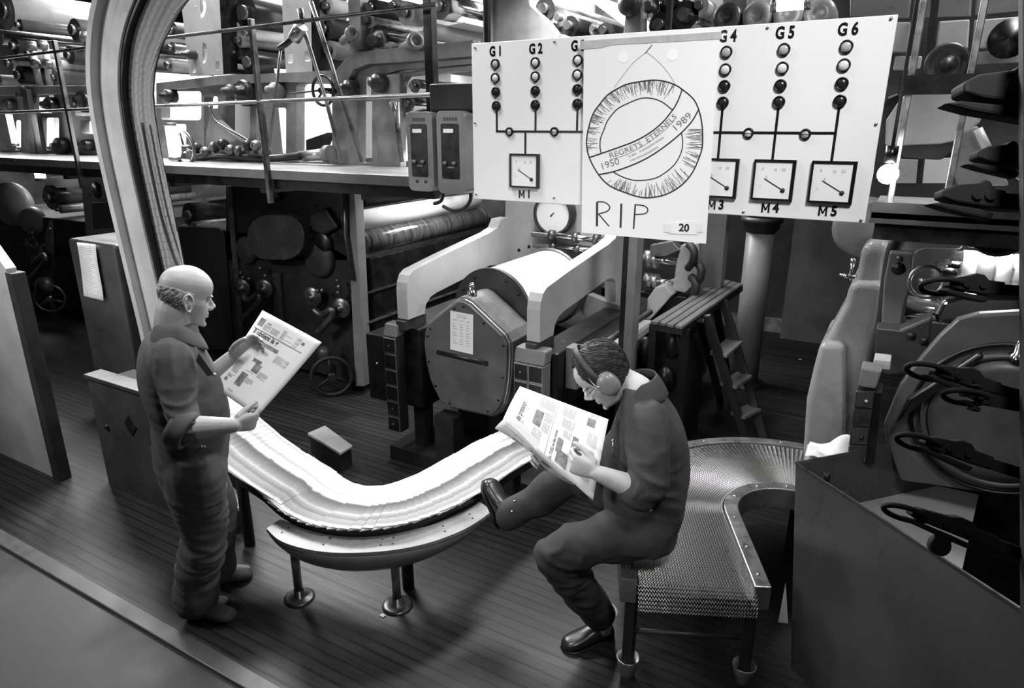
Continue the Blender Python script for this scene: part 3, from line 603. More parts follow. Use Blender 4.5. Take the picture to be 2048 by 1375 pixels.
for k, pts in enumerate(([(650, 850), (705, 890), (680, 905), (615, 865)], [(455, 962), (497, 1002), (466, 1022), (455, 1010)])):
    b_ = [atZ(u, v, .16) for u, v in pts]
    st = thing('low_step', ('pale low step behind the newspaper stream' if k == 0 else 'pale low step beside the standing reader under the stream'), 'step', (b_[0].x, b_[0].y, 0))
    MB().plate(b_, (0, 0, -.02)).build('tread', M_LIGHT, st, .004); MB().plate([p + (sum(b_, V()) / 4 - p) * .08 - V((0, 0, .02)) for p in b_], (0, 0, -.14)).build('riser_box', M_SOOT, st)

# ------------------------------------------------------------ elevator arch carrying the copies up and overhead
YA = 2.2
AP = spline([V(p) for p in [(-3.47, 0, .62), (-3.53, 0, .9), (-3.555, 0, 1.17), (-3.59, 0, 1.5), (-3.62, 0, 1.8), (-3.645, 0, 2.1), (-3.645, 0, 2.33), (-3.615, 0, 2.48), (-3.535, 0, 2.65), (-3.41, 0, 2.79), (-3.2, 0, 2.95), (-2.9, 0, 3.1)]], 8)
ac2 = [0]
for i in range(1, len(AP)): ac2.append(ac2[-1] + (AP[i] - AP[i - 1]).length)
def sweep(prof):
    mb = MB(); vs = []; K = 60; m = len(prof)
    for i in range(K + 1):
        p, d = onpath(AP, ac2, ac2[-1] * i / K); x = V((d.z, 0, -d.x))
        for (s, y) in prof: vs.append(V((p.x, YA + y, p.z)) + x * s)
    mb.add(vs, [(i * m + k, i * m + (k + 1) % m, i * m + m + (k + 1) % m, i * m + m + k) for i in range(K) for k in range(m)] + [tuple(range(m)), tuple(range(K * m + m - 1, K * m - 1, -1))])
    return mb
ar = thing('elevator_arch', 'tall pale arched paper elevator rising behind the standing reader', 'conveyor', (-3.5, YA, 0))
sweep([(-.215, -.03), (-.17, -.03), (-.17, .16), (-.215, .16)]).build('edge_flange', M_LIGHT, ar, .006)
sweep([(-.17, .012), (-.09, .012), (-.09, .026), (-.17, .026)]).build('guide_plate', M_LIGHT, ar, .003)
sweep([(-.087, .008), (.0, .008), (.0, .026), (-.087, .026)]).build('guide_plate', M_LIGHT, ar, .003)
sweep([(.0, .02), (.02, .02), (.02, .07), (.0, .07)]).build('dark_lip', M_BLACK, ar)
sweep([(-.1, .070), (.195, .070), (.195, .08), (-.1, .08)]).build('belt_bed', M_BLACK, ar)
proto2 = None
for k in range(int((ac2[-1] - .3) / .045)):
    s = .12 + k * .045; p, d = onpath(AP, ac2, s); x = V((d.z, 0, -d.x)); zz = V((0, -1, 0)); tilt = math.radians(2.2)
    if proto2 is None: o = proto2 = folded_copy(.19, .27).build('newspaper', M_FOLD2)
    else: o = proto2.copy(); COL.objects.link(o)
    f = d * math.cos(tilt) - zz * math.sin(tilt); x_ = f.cross(zz).normalized(); z_ = x_.cross(f)
    Mx = Matrix((x_, f, z_)).transposed().to_4x4(); Mx.translation = V((p.x, YA + .062, p.z)) + x * (.108 + random.uniform(-.003, .003)); o.matrix_world = Mx
    tag(o, 'folded newspaper climbing in the elevator arch behind the standing reader', 'newspaper', 'newspapers climbing the elevator arch')
ho = thing('conveyor_housing', 'dark scuffed steel box under the elevator arch behind the standing reader', 'machine', (-3.7, 2.1, 0))
MB().span((-4.30, 2.10, 0), (-3.3, 2.14, .74)).build('front_plate', M_DARK, ho, .006); MB().span((-4.30, 2.14, 0), (-3.3, 2.40, .70)).build('box', M_SOOT, ho)
MB().span((-4.305, 2.085, .74), (-3.3, 2.2, .765)).build('top_strip', M_DARK, ho, .004)
c = atY(262, 850, 2.1); MB().plate([c + V((-.06, 0, .0)), c + V((0, 0, .07)), c + V((.06, 0, 0)), c + V((0, 0, -.07))], (0, -.006, 0)).build('warning_plate', M_BLACK, ho)
MB().lathe(atY(215, 853, 2.1), (0, -1, 0), [(.02, 0), (.02, .012), (0, .014)], 12).build('knob', M_BLACK, ho)
tag(MB().tube(spline([atY(u, v, 2.225) for u, v in [(284, 245), (300, 330), (322, 430), (345, 505), (357, 532)]], 6), .008, 8).build('cable', M_RUBBER), 'thin black cable hanging down the elevator arch', 'cable')
pb = thing('switch_cabinet', 'dark cabinet with a long paper list on it left of the elevator arch', 'cabinet', (-4.9, 2.75, 0))
cp = [atY(u, v, 2.75) for u, v in [(133, 476), (245, 482), (262, 540), (318, 1000), (228, 1000)]]
zt = cp[0].z; MB().span((cp[0].x, 2.75, 0), (cp[0].x + .62, 3.2, zt)).build('carcass', M_DARK, pb, .03, 4)
lp = [atY(u, v, 2.742) for u, v in [(155, 484), (192, 488), (212, 600), (174, 590)]]
ls = thing('paper_list', 'long curling white list hanging on the dark cabinet', 'paper', lp[3])
g_ = MB(); rows_ = 10; vs = []
for i in range(rows_ + 1):
    t = i / rows_; off = V((0, -.004 - .02 * t * t, 0)); vs += [lp[0].lerp(lp[3], t) + off, lp[1].lerp(lp[2], t) + off + V((0, -.006 * math.sin(t * 5), 0))]
g_.add(vs, [(2 * i, 2 * i + 1, 2 * i + 3, 2 * i + 2) for i in range(rows_)], True); sh = g_.build('sheet', M_PAPER, ls); so = sh.modifiers.new('t', 'SOLIDIFY'); so.thickness = .001
tx = MB()
for k in range(26):
    t = .05 + k * .035; i = int(t * rows_); f = t * rows_ - i; A_ = vs[2 * i].lerp(vs[2 * i + 2], f); B_ = vs[2 * i + 1].lerp(vs[2 * i + 3], f); o = V((0, -.0016, 0)); dn = (lp[3] - lp[0]).normalized() * .0035
    a_, b_ = A_.lerp(B_, .12) + o, A_.lerp(B_, random.uniform(.55, .9)) + o; tx.add([a_, b_, b_ + dn, a_ + dn], [(0, 1, 2, 3)])
tx.build('typing', M_TEXTINK, ls)
fl = thing('pale_wall_panel', 'pale upright steel panel at the far left edge beside the plank floor', 'panel', (-4.8, 1.9, 0))
MB().plate([V(p) for p in [(-6.2, 1.95, 0), (-4.66, 1.95, 0), (-4.66, 1.95, 1.42), (-4.80, 1.95, 1.55), (-6.2, 1.95, 1.55)]], (0, .06, 0)).build('sheet', M_LIGHT, fl, .004)
MB().span((-4.66, 1.94, 0), (-4.58, 2.02, 1.40)).build('edge_post', M_DARK, fl, .004)

# ------------------------------------------------------------ gallery over the press units, left and middle
YG = 3.5
ga = thing('gallery_walkway', 'long steel gallery walkway in front of the press units above the standing reader', 'walkway', (-6, 3.9, 1.87))
MB().span((-11.5, YG, 1.905), (-2.55, 4.28, 1.935)).build('deck', mat('worn_deck_plate', .20, .4, var=.25, scale=3), ga, .004)
MB().span((-11.5, YG - .012, 1.872), (-2.55, YG, 1.937)).build('fascia', M_MID, ga, .003)
for x in (-10.5, -8.6, -6.9, -5.3, -4.2, -3.2): MB().span((x - .04, YG + .05, 1.76), (x + .04, 4.28, 1.905)).build('bracket', M_BLACK, ga)
MB().span((-11.5, YG + .02, 1.80), (-2.6, YG + .08, 1.905)).build('edge_beam', M_BLACK, ga)
for (z0, za, zb) in ((2.39, 2.36, 2.42), (2.87, 2.83, 2.90)):
    MB().tube([(-11.5, YG - .03, za + .0), (-7.4, YG - .03, za + .0), (-2.5, YG - .03, zb)], .0125, 10).build('handrail', M_STEEL if z0 < 2.5 else M_DSTEEL, ga)
for u, v in ((519, 190), (135, 215)):
    q = atY(u, v, YG - .02); MB().span((q.x - .017, YG - .04, 1.70), (q.x + .017, YG - .006, 2.93)).build('railing_post', M_DSTEEL, ga, .003)
Y4 = 4.3
def roller(parent, u, v, r, m, y0=Y4, y1=6.4, name='roller', rim=True):
    p = atY(u, v, y0); q = V((p.x, y1, p.z)); o = MB().cyl(p, q, r, 28).build(name, m, parent)
    if rim: MB().cyl(p - V((0, .05, 0)), p, r * .45, 14).build('journal', M_DSTEEL, o)
    return o
M_ROLLG = mat('grey_rubber_roller', .22, .3, var=.1); M_ROLLB = mat('inked_roller', .02, .22)
M_WEB = mat('running_paper_web', .80, .75)
M_CAST = mat('pale_cast_iron', .17, .42, var=.5, scale=3.5)
def px(L, y=Y4): return [atY(u, v, y) for u, v in L]
def rpx(u0, v0, u1, v1, r, y=Y4):
    c = [(u0 + r, v0 + r, 180), (u1 - r, v0 + r, 270), (u1 - r, v1 - r, 0), (u0 + r, v1 - r, 90)]; out = []
    for a, b, s in c:
        for k in range(5): t = math.radians(s + 22.5 * k); out.append(atY(a + r * math.cos(t), b + r * math.sin(t), y))
    return out
def web(name, label, a, b, y0=4.45, y1=6.3, m=None, group=None):
    """paper sheet whose plane contains the roller direction; a and b are its two edges on the front plane"""
    p, q = atY(*a, y0), atY(*b, y0); n = V((q.z - p.z, 0, p.x - q.x)).normalized() * .002
    t = tag(MB().add([p - n, q - n, q - n + V((0, y1 - y0, 0)), p - n + V((0, y1 - y0, 0)), p + n, q + n, q + n + V((0, y1 - y0, 0)), p + n + V((0, y1 - y0, 0))], [(0, 1, 2, 3), (7, 6, 5, 4), (0, 4, 5, 1), (1, 5, 6, 2), (2, 6, 7, 3), (3, 7, 4, 0)]).build(name, m or M_WEB), label, 'paper web', group)
    return t
def wheel(u, v, y, R, parent=None, label=None, m=M_DSTEEL, axis=(0, -1, 0)):
    c = atY(u, v, y); t = MB().ring(c, axis, R, R * .11, 28, 8)
    a = V(axis).normalized(); e1 = a.orthogonal().normalized(); e2 = a.cross(e1)
    for k in range(3): d = e1 * math.cos(k * 2.094) + e2 * math.sin(k * 2.094); t.cyl(c, c + d * R, R * .08, 6)
    t.cyl(c - a * R * 1.2, c + a * R * .3, R * .2, 10)
    o = t.build('handwheel', m, parent)
    if label: tag(o, label, 'handwheel')
    return o
def glow_lamp(u, v, y, L, r, label, vert=True, m=M_BULB):
    c = atY(u, v, y); d = V((0, 0, L / 2)) if vert else V((L / 2, 0, 0)); t = thing('tube_lamp', label, 'lamp', c - d)
    MB().cyl(c - d, c + d, r, 14).build('tube', m, t)
    for s in (-1, 1): MB().cyl(c + d * s, c + d * s * (1 + .03 / max(L / 2, .02)), r * 1.15, 14).build('cap', M_STEEL, t)
    return t
# ---- middle unit, upper frame
u2 = thing('press_unit', 'big press unit behind the gallery, between the elevator arch and the black control boxes', 'machine', (-5.2, 4.9, 0))
fr = MB().plate(px([(312, 166), (440, 151), (560, 146), (672, 140), (690, 118), (712, 104), (800, 95), (946, 80), (946, 128), (800, 140), (765, 150), (752, 175), (756, 336), (312, 336)]), (0, .10, 0),
    [rpx(322, 182, 402, 240, 6), rpx(322, 248, 372, 330, 4), rpx(452, 180, 500, 282, 10), rpx(512, 215, 572, 322, 5), rpx(592, 167, 664, 323, 9), rpx(716, 152, 742, 192, 6), rpx(715, 202, 744, 326, 3), rpx(408, 192, 436, 300, 5)])
fr.build('side_frame', M_CAST, u2, .012, 2)
MB().plate(px([(312, 166), (440, 151), (560, 146), (672, 140), (690, 118), (712, 104), (800, 95), (946, 80), (946, 112), (800, 124), (735, 128), (706, 140), (694, 166), (560, 164), (440, 169), (312, 182)], Y4 - .06), (0, .07, 0)).build('top_beam', M_CAST, u2, .012)
MB().plate(px([(748, 150), (800, 148), (800, 336), (757, 336)], Y4 - .03), (0, .08, 0)).build('column_plate', M_CAST, u2, .01)
MB().plate(px([(770, 148), (946, 128), (946, 140), (812, 152), (803, 165), (800, 200), (770, 200)], Y4), (0, .08, 0)).build('gusset', M_CAST, u2, .01)
MB().plate(px([(410, 322), (412, 262), (418, 238), (422, 215), (432, 240), (450, 258), (480, 280), (512, 300), (540, 322)], Y4 - .12), (0, .08, 0)).build('swing_bracket', M_MID, u2, .01)
MB().tube(spline(px([(418, 212), (430, 240), (452, 256), (475, 268), (505, 286), (520, 296)], Y4 - .14), 5), .012, 8).build('oil_pipe', M_DSTEEL, u2)
for u, v, r, m in ((497, 186, .11, M_BLACK), (470, 183, .06, M_DARK), (346, 192, .06, M_BLACK), (764, 166, .07, M_DARK), (706, 176, .06, M_DARK), (558, 180, .06, M_MID), (388, 110, .04, M_DARK)):
    c = atY(u, v, Y4 - .03); MB().lathe(c, (0, -1, 0), [(r, -.02), (r, .06), (r * .8, .08), (r * .5, .085), (r * .45, .13), (0, .135)], 24).build('bearing_cap', m, u2)
for k in range(9):
    u = 395 + k * 17; c = atY(u, 296 + 8 * math.sin(k * 1.7), Y4 - .2); MB().ball(c, (.045 + .015 * math.sin(k * 2.1), .06, .05), 10).build('valve_body', M_DSTEEL if k % 3 else M_BLACK, u2)
MB().tube(px([(385, 318), (440, 310), (520, 318), (600, 312)], Y4 - .2), .03, 10).build('manifold', M_BLACK, u2)
a = atY(600, 313, Y4 - .15); b = atY(652, 308, Y4 - .15); MB().cyl(a, b, .045, 16).build('cylinder_valve', M_STEEL, u2); MB().cyl(b, b + V((.06, 0, 0)), .07, 16).build('valve_cap', M_MID, u2)
wheel(646, 181, Y4 - .15, .11, u2, None, M_BLACK); wheel(368, 296, Y4 - .35, .14, u2, None, M_DSTEEL)
MB().tube(px([(578, 187), (646, 180)], Y4 - .1), .008, 6).build('wheel_rod', M_DARK, u2)
MB().plate(px([(655, 265), (612, 280), (613, 322), (640, 300)], Y4 + .3), (0, .1, 0)).build('deflector', M_BLACK, u2)
# rods and a diagonal ladder stay on the gallery
for (L, w) in (([(622, 4), (660, 120), (724, 324)], .016), ([(604, 50), (618, 90), (652, 200), (684, 324)], .014), ([(562, 96), (552, 180), (538, 296)], .010), ([(528, 215), (536, 292)], .008), ([(783, 204), (792, 230), (803, 324)], .018), ([(795, 204), (802, 324)], .012)):
    MB().tube(px(L, 3.75), w, 8).build('stay_rod', M_DSTEEL, u2)
MB().tube(px([(600, 18), (605, 40), (590, 72), (572, 88), (558, 96)], 3.75), .022, 8).build('rod_joint', M_BLACK, u2)
a, b = px([(603, 52), (588, 78)], 3.72); MB().cyl(a, b, .045, 14).build('rod_cylinder', M_STEEL, u2)
# superstructure plates
MB().plate(px([(357, -40), (437, -40), (447, 148), (379, 152), (366, 40)], Y4 - .02), (0, .06, 0), [[atY(406 + 9 * math.cos(t) * (1 if math.cos(t) > 0 else .15), 106 + 21 * math.sin(t), Y4 - .02) for t in [k * math.pi / 8 for k in range(16)]], rpx(384, 128, 391, 145, 2, Y4 - .02), rpx(431, 122, 439, 140, 2, Y4 - .02), [atY(402 + 10 * math.cos(t) * (1 if math.cos(t) > 0 else .15), 14 + 21 * math.sin(t), Y4 - .02) for t in [k * math.pi / 8 for k in range(16)]]]).build('head_plate', M_LIGHT, u2, .006)
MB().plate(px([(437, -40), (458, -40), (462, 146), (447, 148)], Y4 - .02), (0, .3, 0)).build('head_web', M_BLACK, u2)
for u, v, r in ((398, 106, .075), (394, 14, .08)):
    MB().lathe(atY(u, v, Y4 - .01), (0, -1, 0), [(r, -.01), (r, .0), (0, .012)], 28).build('round_cover', M_LIGHT, u2)
MB().plate(px([(562, -40), (622, -40), (625, 148), (572, 148), (566, 60)], Y4 - .02), (0, .06, 0), [rpx(575, 106, 585, 126, 3, Y4 - .02), rpx(609, 101, 620, 122, 3, Y4 - .02)]).build('head_plate', M_LIGHT, u2, .006)
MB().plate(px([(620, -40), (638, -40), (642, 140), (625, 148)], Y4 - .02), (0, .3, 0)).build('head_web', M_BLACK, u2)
MB().plate(px([(694, -40), (719, -40), (722, 100), (700, 106)], Y4 - .02), (0, .12, 0)).build('head_post', M_CAST, u2, .006)
for u, v, r in ((702, 68, .05), (828, 84, .06)):
    c = atY(u, v, Y4 - .1); MB().lathe(c, (.8, -.5, .1), [(r * .6, -.25), (r * .6, -.02), (r, 0), (r, .05), (r * .6, .055), (r * .5, .03), (0, .03)], 20).build('pipe_socket', M_MID, u2)
for i, (u, v, r, m) in enumerate([(492, 26, .13, M_ROLLB), (455, 8, .08, M_DARK), (470, 55, .05, M_ROLLG), (495, 66, .055, M_LIGHT), (480, 80, .06, M_ROLLG), (470, 104, .07, M_ROLLB), (500, 124, .10, M_ROLLB), (470, 132, .04, M_LIGHT), (655, 12, .06, M_LIGHT), (650, 58, .09, M_DARK), (660, 100, .07, M_ROLLG), (735, 40, .07, M_STEEL), (745, 15, .06, M_ROLLB), (790, 12, .05, M_STEEL), (750, 82, .10, M_CHROME), (812, 26, .08, M_STEEL), (880, 12, .09, M_CHROME), (740, 118, .05, M_ROLLB), (860, 62, .06, M_LIGHT), (830, 172, .05, M_CHROME), (815, 206, .07, M_CHROME), (400, 30, .06, M_ROLLG), (345, 95, .05, M_STEEL), (340, 130, .06, M_ROLLG), (345, 60, .07, M_DARK)]):
    roller(u2, u, v, r, m, Y4 + .05, 6.2)
def vweb(u, z0, z1, label, y0=4.5, y1=6.2):
    x = atY(u, 250, y0).x; return tag(MB().span((x - .002, y0, z0), (x + .002, y1, z1)).build('paper_web', M_WEB), label, 'paper web')
vweb(318, 1.96, 2.75, 'white upright paper web seen left of the valves through the press frame')
vweb(440, 1.96, 2.72, 'white upright paper web behind the swing bracket of the press frame')
vweb(560, 1.96, 2.72, 'white upright paper web seen through the tall cutout below the small handwheel')
vweb(676, 1.96, 2.85, 'white upright paper web behind the narrow frame cutouts beside the stay rods')
vweb(790, 1.96, 2.6, 'white upright paper web left of the black control boxes')
web('paper_web', 'wide white paper web running under the top rollers left of the sign', (800, 70), (930, 45), 4.5, 6.0)
web('paper_web', 'white paper web above the beam beside the head plates', (640, 60), (700, 40), 4.6)
web('paper_web', 'dim paper web between the head plates above the press frame', (440, 120), (560, 60), 4.8)
MB().span((-7.5, 6.35, 1.9), (-2.8, 6.45, 4.6)).build('far_side_frame', M_LIGHT, u2)
glow_lamp(345, 283, 3.9, .26, .045, 'glowing white lamp on the gallery right beside the elevator arch')
# ---- middle unit, lower front below the gallery
xr = atY(716, 492, 4.2).x; xl = atY(356, 450, 4.2).x
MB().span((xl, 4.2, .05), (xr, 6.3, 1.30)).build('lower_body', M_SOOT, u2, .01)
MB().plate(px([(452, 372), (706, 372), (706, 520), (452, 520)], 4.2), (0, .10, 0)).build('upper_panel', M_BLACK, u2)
for L in ([(452, 372), (462, 372), (492, 720), (482, 720)],): MB().plate(px(L, 4.17), (0, .03, 0)).build('panel_edge', M_DSTEEL, u2)
MB().plate(px([(356, 452), (435, 455), (448, 470), (466, 700), (356, 700)], 4.17), (0, .03, 0)).build('door', M_SOOT, u2, .01)
MB().plate(px([(692, 376), (708, 376), (729, 772), (711, 772)], 4.1), (0, .1, 0)).build('corner_post', M_MID, u2, .004)
MB().tube(px([(690, 385), (692, 470), (706, 560)], 4.08), .02, 8).build('conduit', M_DSTEEL, u2)
MB().plate(px([(544, 546), (560, 546), (566, 640), (550, 640)], 4.17), (0, .03, 0)).build('panel_strip', M_DARK, u2)
oc_ = [atY(495 + 45 + (45 + 17) * 0, 475, 4.0)]
ob = rpx(494, 430, 608, 520, 40, 4.05); MB().plate(ob, (0, .16, 0)).build('oblong_cover', mat('greasy_dark_cover', .045, .25, var=.3), u2, .03, 4)
for u, v, r, m in ((497, 500, .13, M_DARK), (641, 515, .17, M_DARK), (555, 388, .06, M_BLACK), (650, 485, .1, M_BLACK)):
    MB().lathe(atY(u, v, 4.2), (0, -1, 0), [(r, -.01), (r, .03), (r * .85, .045), (0, .05)], 32).build('disc_cover', m, u2)
def knobset(parent, u0, v0, u1, v1, s=1.):
    for u, v in ((u0, v0), (u1, v1)):
        c = atY(u, v, 4.1); MB().lathe(c, (.25, -1, 0), [(.02, -.12), (.02, -.03), (.085 * s, -.025), (.092 * s, -.01), (.085 * s, .0), (.05 * s, .004), (.03, .012), (.02, .03), (.012, .035), (0, .036)], 24).build('adjusting_knob', M_DSTEEL, parent)
    um, vm = (u0 + u1) / 2, (v0 + v1) / 2
    MB().tube(spline(px([(u0 + 4, vm + 14), (um - 8, vm + 24), (um + 10, vm + 12), (um + 12, vm + 26), (um - 4, vm + 46), (um - 16, vm + 58)], 4.05), 5), .03 * s, 8).build('linkage', M_DSTEEL, parent)
    for k in range(5): MB().ball(atY(um + random.uniform(-26, 26), vm + random.uniform(-46, -18), 4.1), .022, 8).build('fitting', M_DSTEEL, parent)
knobset(u2, 483, 576, 527, 577); knobset(u2, 624, 594, 681, 616)
wheel(664, 752, 3.95, .17, u2, None, M_SOOT, (.7, -.7, 0)); MB().ball(atY(648, 706, 4.0), (.07, .06, .07), 12).build('motor_cap', M_DARK, u2)
tag(wheel(652, 790, 3.7, .05), None, None) if 0 else None
# rolls on the right of the lower unit
c = atY(706, 440, 4.25)
o = roller(u2, 700, 436, .125, mat('bright_white_blanket', .84, .45), 4.25, 6.1, 'blanket_cylinder')
roller(u2, 716, 486, .11, mat('inked_plate_cylinder', .14, .18, .5, var=.8, scale=5, streak=(1, 6, 1)), 4.28, 6.2, 'plate_cylinder')
MB().span((xr - .35, 4.28, .2), (xr + .06, 6.3, 1.18)).build('ink_trough', M_BLACK, u2, .01)
for v in (585, 645): p = atX(735, v, xr + .062); MB().span((xr + .06, p.y, p.z - .008), (xr + .075, 6.0, p.z + .008)).build('trough_bead', M_STEEL if v > 600 else M_DARK, u2)
web('paper_web', 'striped grey paper web sloping below the gallery above the bright cylinder', (742, 405), (800, 365), 4.5, 5.6, mat('striped_web', .4, .7, var=.5, scale=3, streak=(.2, 4, .2)))
roller(u2, 724, 404, .05, M_ROLLB, 4.3, 6.1)
MB().span((atY(616, 370, 4.5).x, 4.5, 1.45), (atY(688, 370, 4.5).x, 4.6, 1.86)).build('lit_plate', M_LIGHT, u2)
MB().plate(px([(616, 430), (650, 415), (676, 455), (650, 470), (620, 460)], 4.15), (0, .2, 0)).build('knuckle', M_SOOT, u2, .02)
roller(u2, 380, 430, .12, M_ROLLB, 4.3, 6.0); roller(u2, 388, 455, .06, M_STEEL, 4.25, 6.0)
web('paper_web', 'small pale paper web below the gallery right of the elevator arch', (384, 398), (436, 358), 4.5, 5.4)
# ---- folder frame behind the sign, and plates above it
u3 = thing('folder_superstructure', 'pale superstructure plates and rollers above the diagram board', 'machine', (-2.3, 4.4, 1.9))
MB().plate(px([(976, -40), (1050, -40), (1062, 12), (1098, 46), (1112, 66), (1112, 110), (980, 110)], 4.2), (0, .08, 0)).build('head_plate', M_CAST, u3, .01)
MB().span((atY(966, 40, 4.15).x, 4.15, 2.3), (atY(978, 40, 4.15).x, 4.25, 3.6)).build('head_strip', M_MID, u3)
MB().plate(px([(1254, -40), (1284, -40), (1284, 75), (1246, 75), (1250, 30)], 4.2), (0, .1, 0)).build('head_post', M_CAST, u3, .008)
MB().lathe(atY(1262, 8, 4.2), (0, -1, 0), [(.07, 0), (.07, .04), (.03, .05), (0, .05)], 20).build('bearing_cap', M_DARK, u3)
for i, (u, v, r, m) in enumerate([(1090, 18, .07, M_DARK), (1120, 36, .05, M_STEEL), (1108, 50, .04, M_DSTEEL), (1140, 52, .06, M_BLACK), (1190, 58, .04, M_STEEL), (1210, 62, .05, M_DARK), (1300, 14, .06, M_CHROME), (1320, 50, .07, M_ROLLB), (1370, 30, .08, M_CHROME), (1400, 12, .05, M_LIGHT), (1440, 36, .05, M_STEEL), (1340, 6, .05, M_ROLLB)]): roller(u3, u, v, r, m, 4.3, 6.)
web('paper_web', 'pale paper web slanting above the top edge of the diagram board', (1140, -30), (1260, 60), 4.3, 5.4)
MB().span((-3.0, 6.4, 1.7), (-.4, 6.5, 4.6)).build('far_frame', M_DARK, u3)
MB().plate(px([(1444, -40), (1495, -40), (1497, 30), (1540, 30), (1560, 60), (1444, 60)], 4.4), (0, .1, 0)).build('valve_plate', M_CAST, u3, .01)
for u in (1455, 1515, 1578, 1640): MB().lathe(atY(u, 36 - (u - 1455) * .04, 4.2), (0, -1, .1), [(.08, -.1), (.08, 0), (.075, .03), (.035, .035), (.03, .02), (0, .02)], 24).build('pipe_end', M_MID if u > 1500 else M_DARK, u3)
glow_lamp(1582, 8, 4.0, .13, .03, 'lit tube lamp glowing just above the diagram board', False)
# black body of the folder between the uprights
bk = thing('dark_drive_case', 'black drive case in the gloom under the step ladder', 'machine', (-1.5, 4.6, 0))
MB().span((-1.38, 4.25, 0), (-1.15, 4.9, .95)).build('case', M_BLACK, bk, .01)
for u, v in ((1290, 700), (1345, 690), (1330, 760)): MB().ball(atY(u, v, 4.2), (.06, .05, .1), 12).build('casting', M_BLACK, bk)

# ---- left unit
u1 = thing('press_unit', 'press unit at the far left edge, left of the elevator arch', 'machine', (-9.2, 4.9, 0))
MB().plate(px([(-10, 178), (200, 172), (215, 312), (-10, 312)], Y4), (0, .10, 0), [rpx(14, 240, 42, 300, 4), rpx(75, 235, 118, 300, 4), rpx(150, 182, 200, 232, 6), rpx(60, 188, 108, 226, 5), rpx(160, 240, 192, 268, 5)]).build('side_frame', M_CAST, u1, .012)
MB().plate(px([(-10, 172), (200, 170), (200, 186), (-10, 192)], Y4 - .08), (0, .08, 0)).build('top_beam', M_CAST, u1, .01)
for (L) in ([(42, 178), (52, 178), (76, 312), (62, 312)], [(60, 225), (72, 225), (86, 312), (74, 312)]): MB().plate(px(L, Y4 - .15), (0, .05, 0)).build('upright', M_DARK, u1)
for u, v, r, m in ((60, 190, .09, M_DARK), (175, 203, .11, M_BLACK), (155, 205, .06, M_DARK), (108, 210, .08, M_BLACK), (24, 210, .07, M_DARK), (128, 294, .1, M_BLACK), (180, 290, .06, M_BLACK)):
    MB().lathe(atY(u, v, Y4 - .03), (0, -1, 0), [(r, -.02), (r, .06), (r * .8, .08), (r * .5, .085), (r * .45, .13), (0, .135)], 24).build('bearing_cap', m, u1)
for (u0, v0, u1_, v1) in ((62, 88, 80, 172), (90, 88, 100, 172), (172, 70, 182, 150), (184, 72, 192, 150)):
    MB().tube(px([(u0, v0), (u1_, v1)], Y4), .035, 8).build('bracket_arm', M_LIGHT, u1)
for u, v in ((64, 92), (86, 90), (72, 128), (96, 128), (172, 74), (190, 74), (184, 118)): MB().lathe(atY(u, v, Y4 - .03), (0, -1, 0), [(.05, -.03), (.05, .04), (0, .06)], 14).build('arm_pivot', M_DSTEEL, u1)
for i, (u, v, r, m) in enumerate([(10, 20, .20, M_ROLLG), (40, 50, .06, M_DARK), (0, 74, .08, M_STEEL), (30, 92, .09, M_ROLLB), (60, 108, .07, M_ROLLG), (20, 126, .08, M_STEEL), (100, 130, .06, M_LIGHT), (40, 150, .10, M_ROLLB), (110, 155, .08, M_ROLLG), (140, 110, .09, M_DARK), (150, 60, .11, M_DARK), (0, 160, .06, M_LIGHT)]): roller(u1, u, v, r, m, Y4 + .05, 6.2)
web('paper_web', 'pale paper web in the rollers at the far top left', (105, 118), (150, 108), 4.5)
vweb(-30, 1.96, 2.6, 'white upright paper web behind the far left press frame'); vweb(110, 1.96, 2.6, 'white upright paper web just left of the elevator arch')
glow_lamp(24, 258, 4.0, .30, .03, 'lit tube lamp at the far left edge above the gallery')
glow_lamp(80, 349, 4.0, .07, .05, 'small glowing lamp under the gallery at the far left')
u4x = atY(-40, 450, 4.2).x; u4r = atY(345, 450, 4.2).x
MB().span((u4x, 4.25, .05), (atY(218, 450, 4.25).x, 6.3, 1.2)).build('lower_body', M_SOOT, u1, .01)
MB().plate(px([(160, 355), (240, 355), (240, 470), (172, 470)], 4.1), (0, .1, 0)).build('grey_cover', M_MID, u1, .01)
MB().lathe(atY(194, 380, 4.1), (0, -1, 0), [(.09, -.002), (.09, .004), (0, .005)], 24).build('cover_hole', M_BLACK, u1)
MB().plate(px([(182, 405), (240, 400), (240, 455), (186, 458)], 4.06), (0, .05, 0)).build('raised_cover', M_DARK, u1, .01)
for u, v, r in ((24, 408, .26), (64, 440, .16), (92, 503, .10)): MB().lathe(atY(u, v, 4.2), (.5, -1, 0), [(r, -.04), (r, .02), (r * .8, .05), (0, .06)], 28).build('disc_cover', M_MID, u1)
knobset(u1, 62, 490, 92, 506, 1.1)
wheel(100, 596, 4.0, .16, u1, None, M_DSTEEL, (.7, -.7, 0)); MB().ball(atY(90, 572, 4.0), (.12, .1, .12), 12).build('motor_cap', M_DARK, u1)
MB().plate(px([(90, 355), (158, 352), (160, 372), (90, 378)], 4.3), (0, .1, 0)).build('lit_ledge', M_LIGHT, u1)
roller(u1, 100, 395, .14, M_ROLLB, 4.25, 6.0); roller(u1, 120, 418, .05, M_STEEL, 4.25, 6.0)
MB().plate(px([(90, 470), (98, 440), (116, 700), (106, 700)], 4.1), (0, .04, 0)).build('panel_edge', M_DSTEEL, u1)
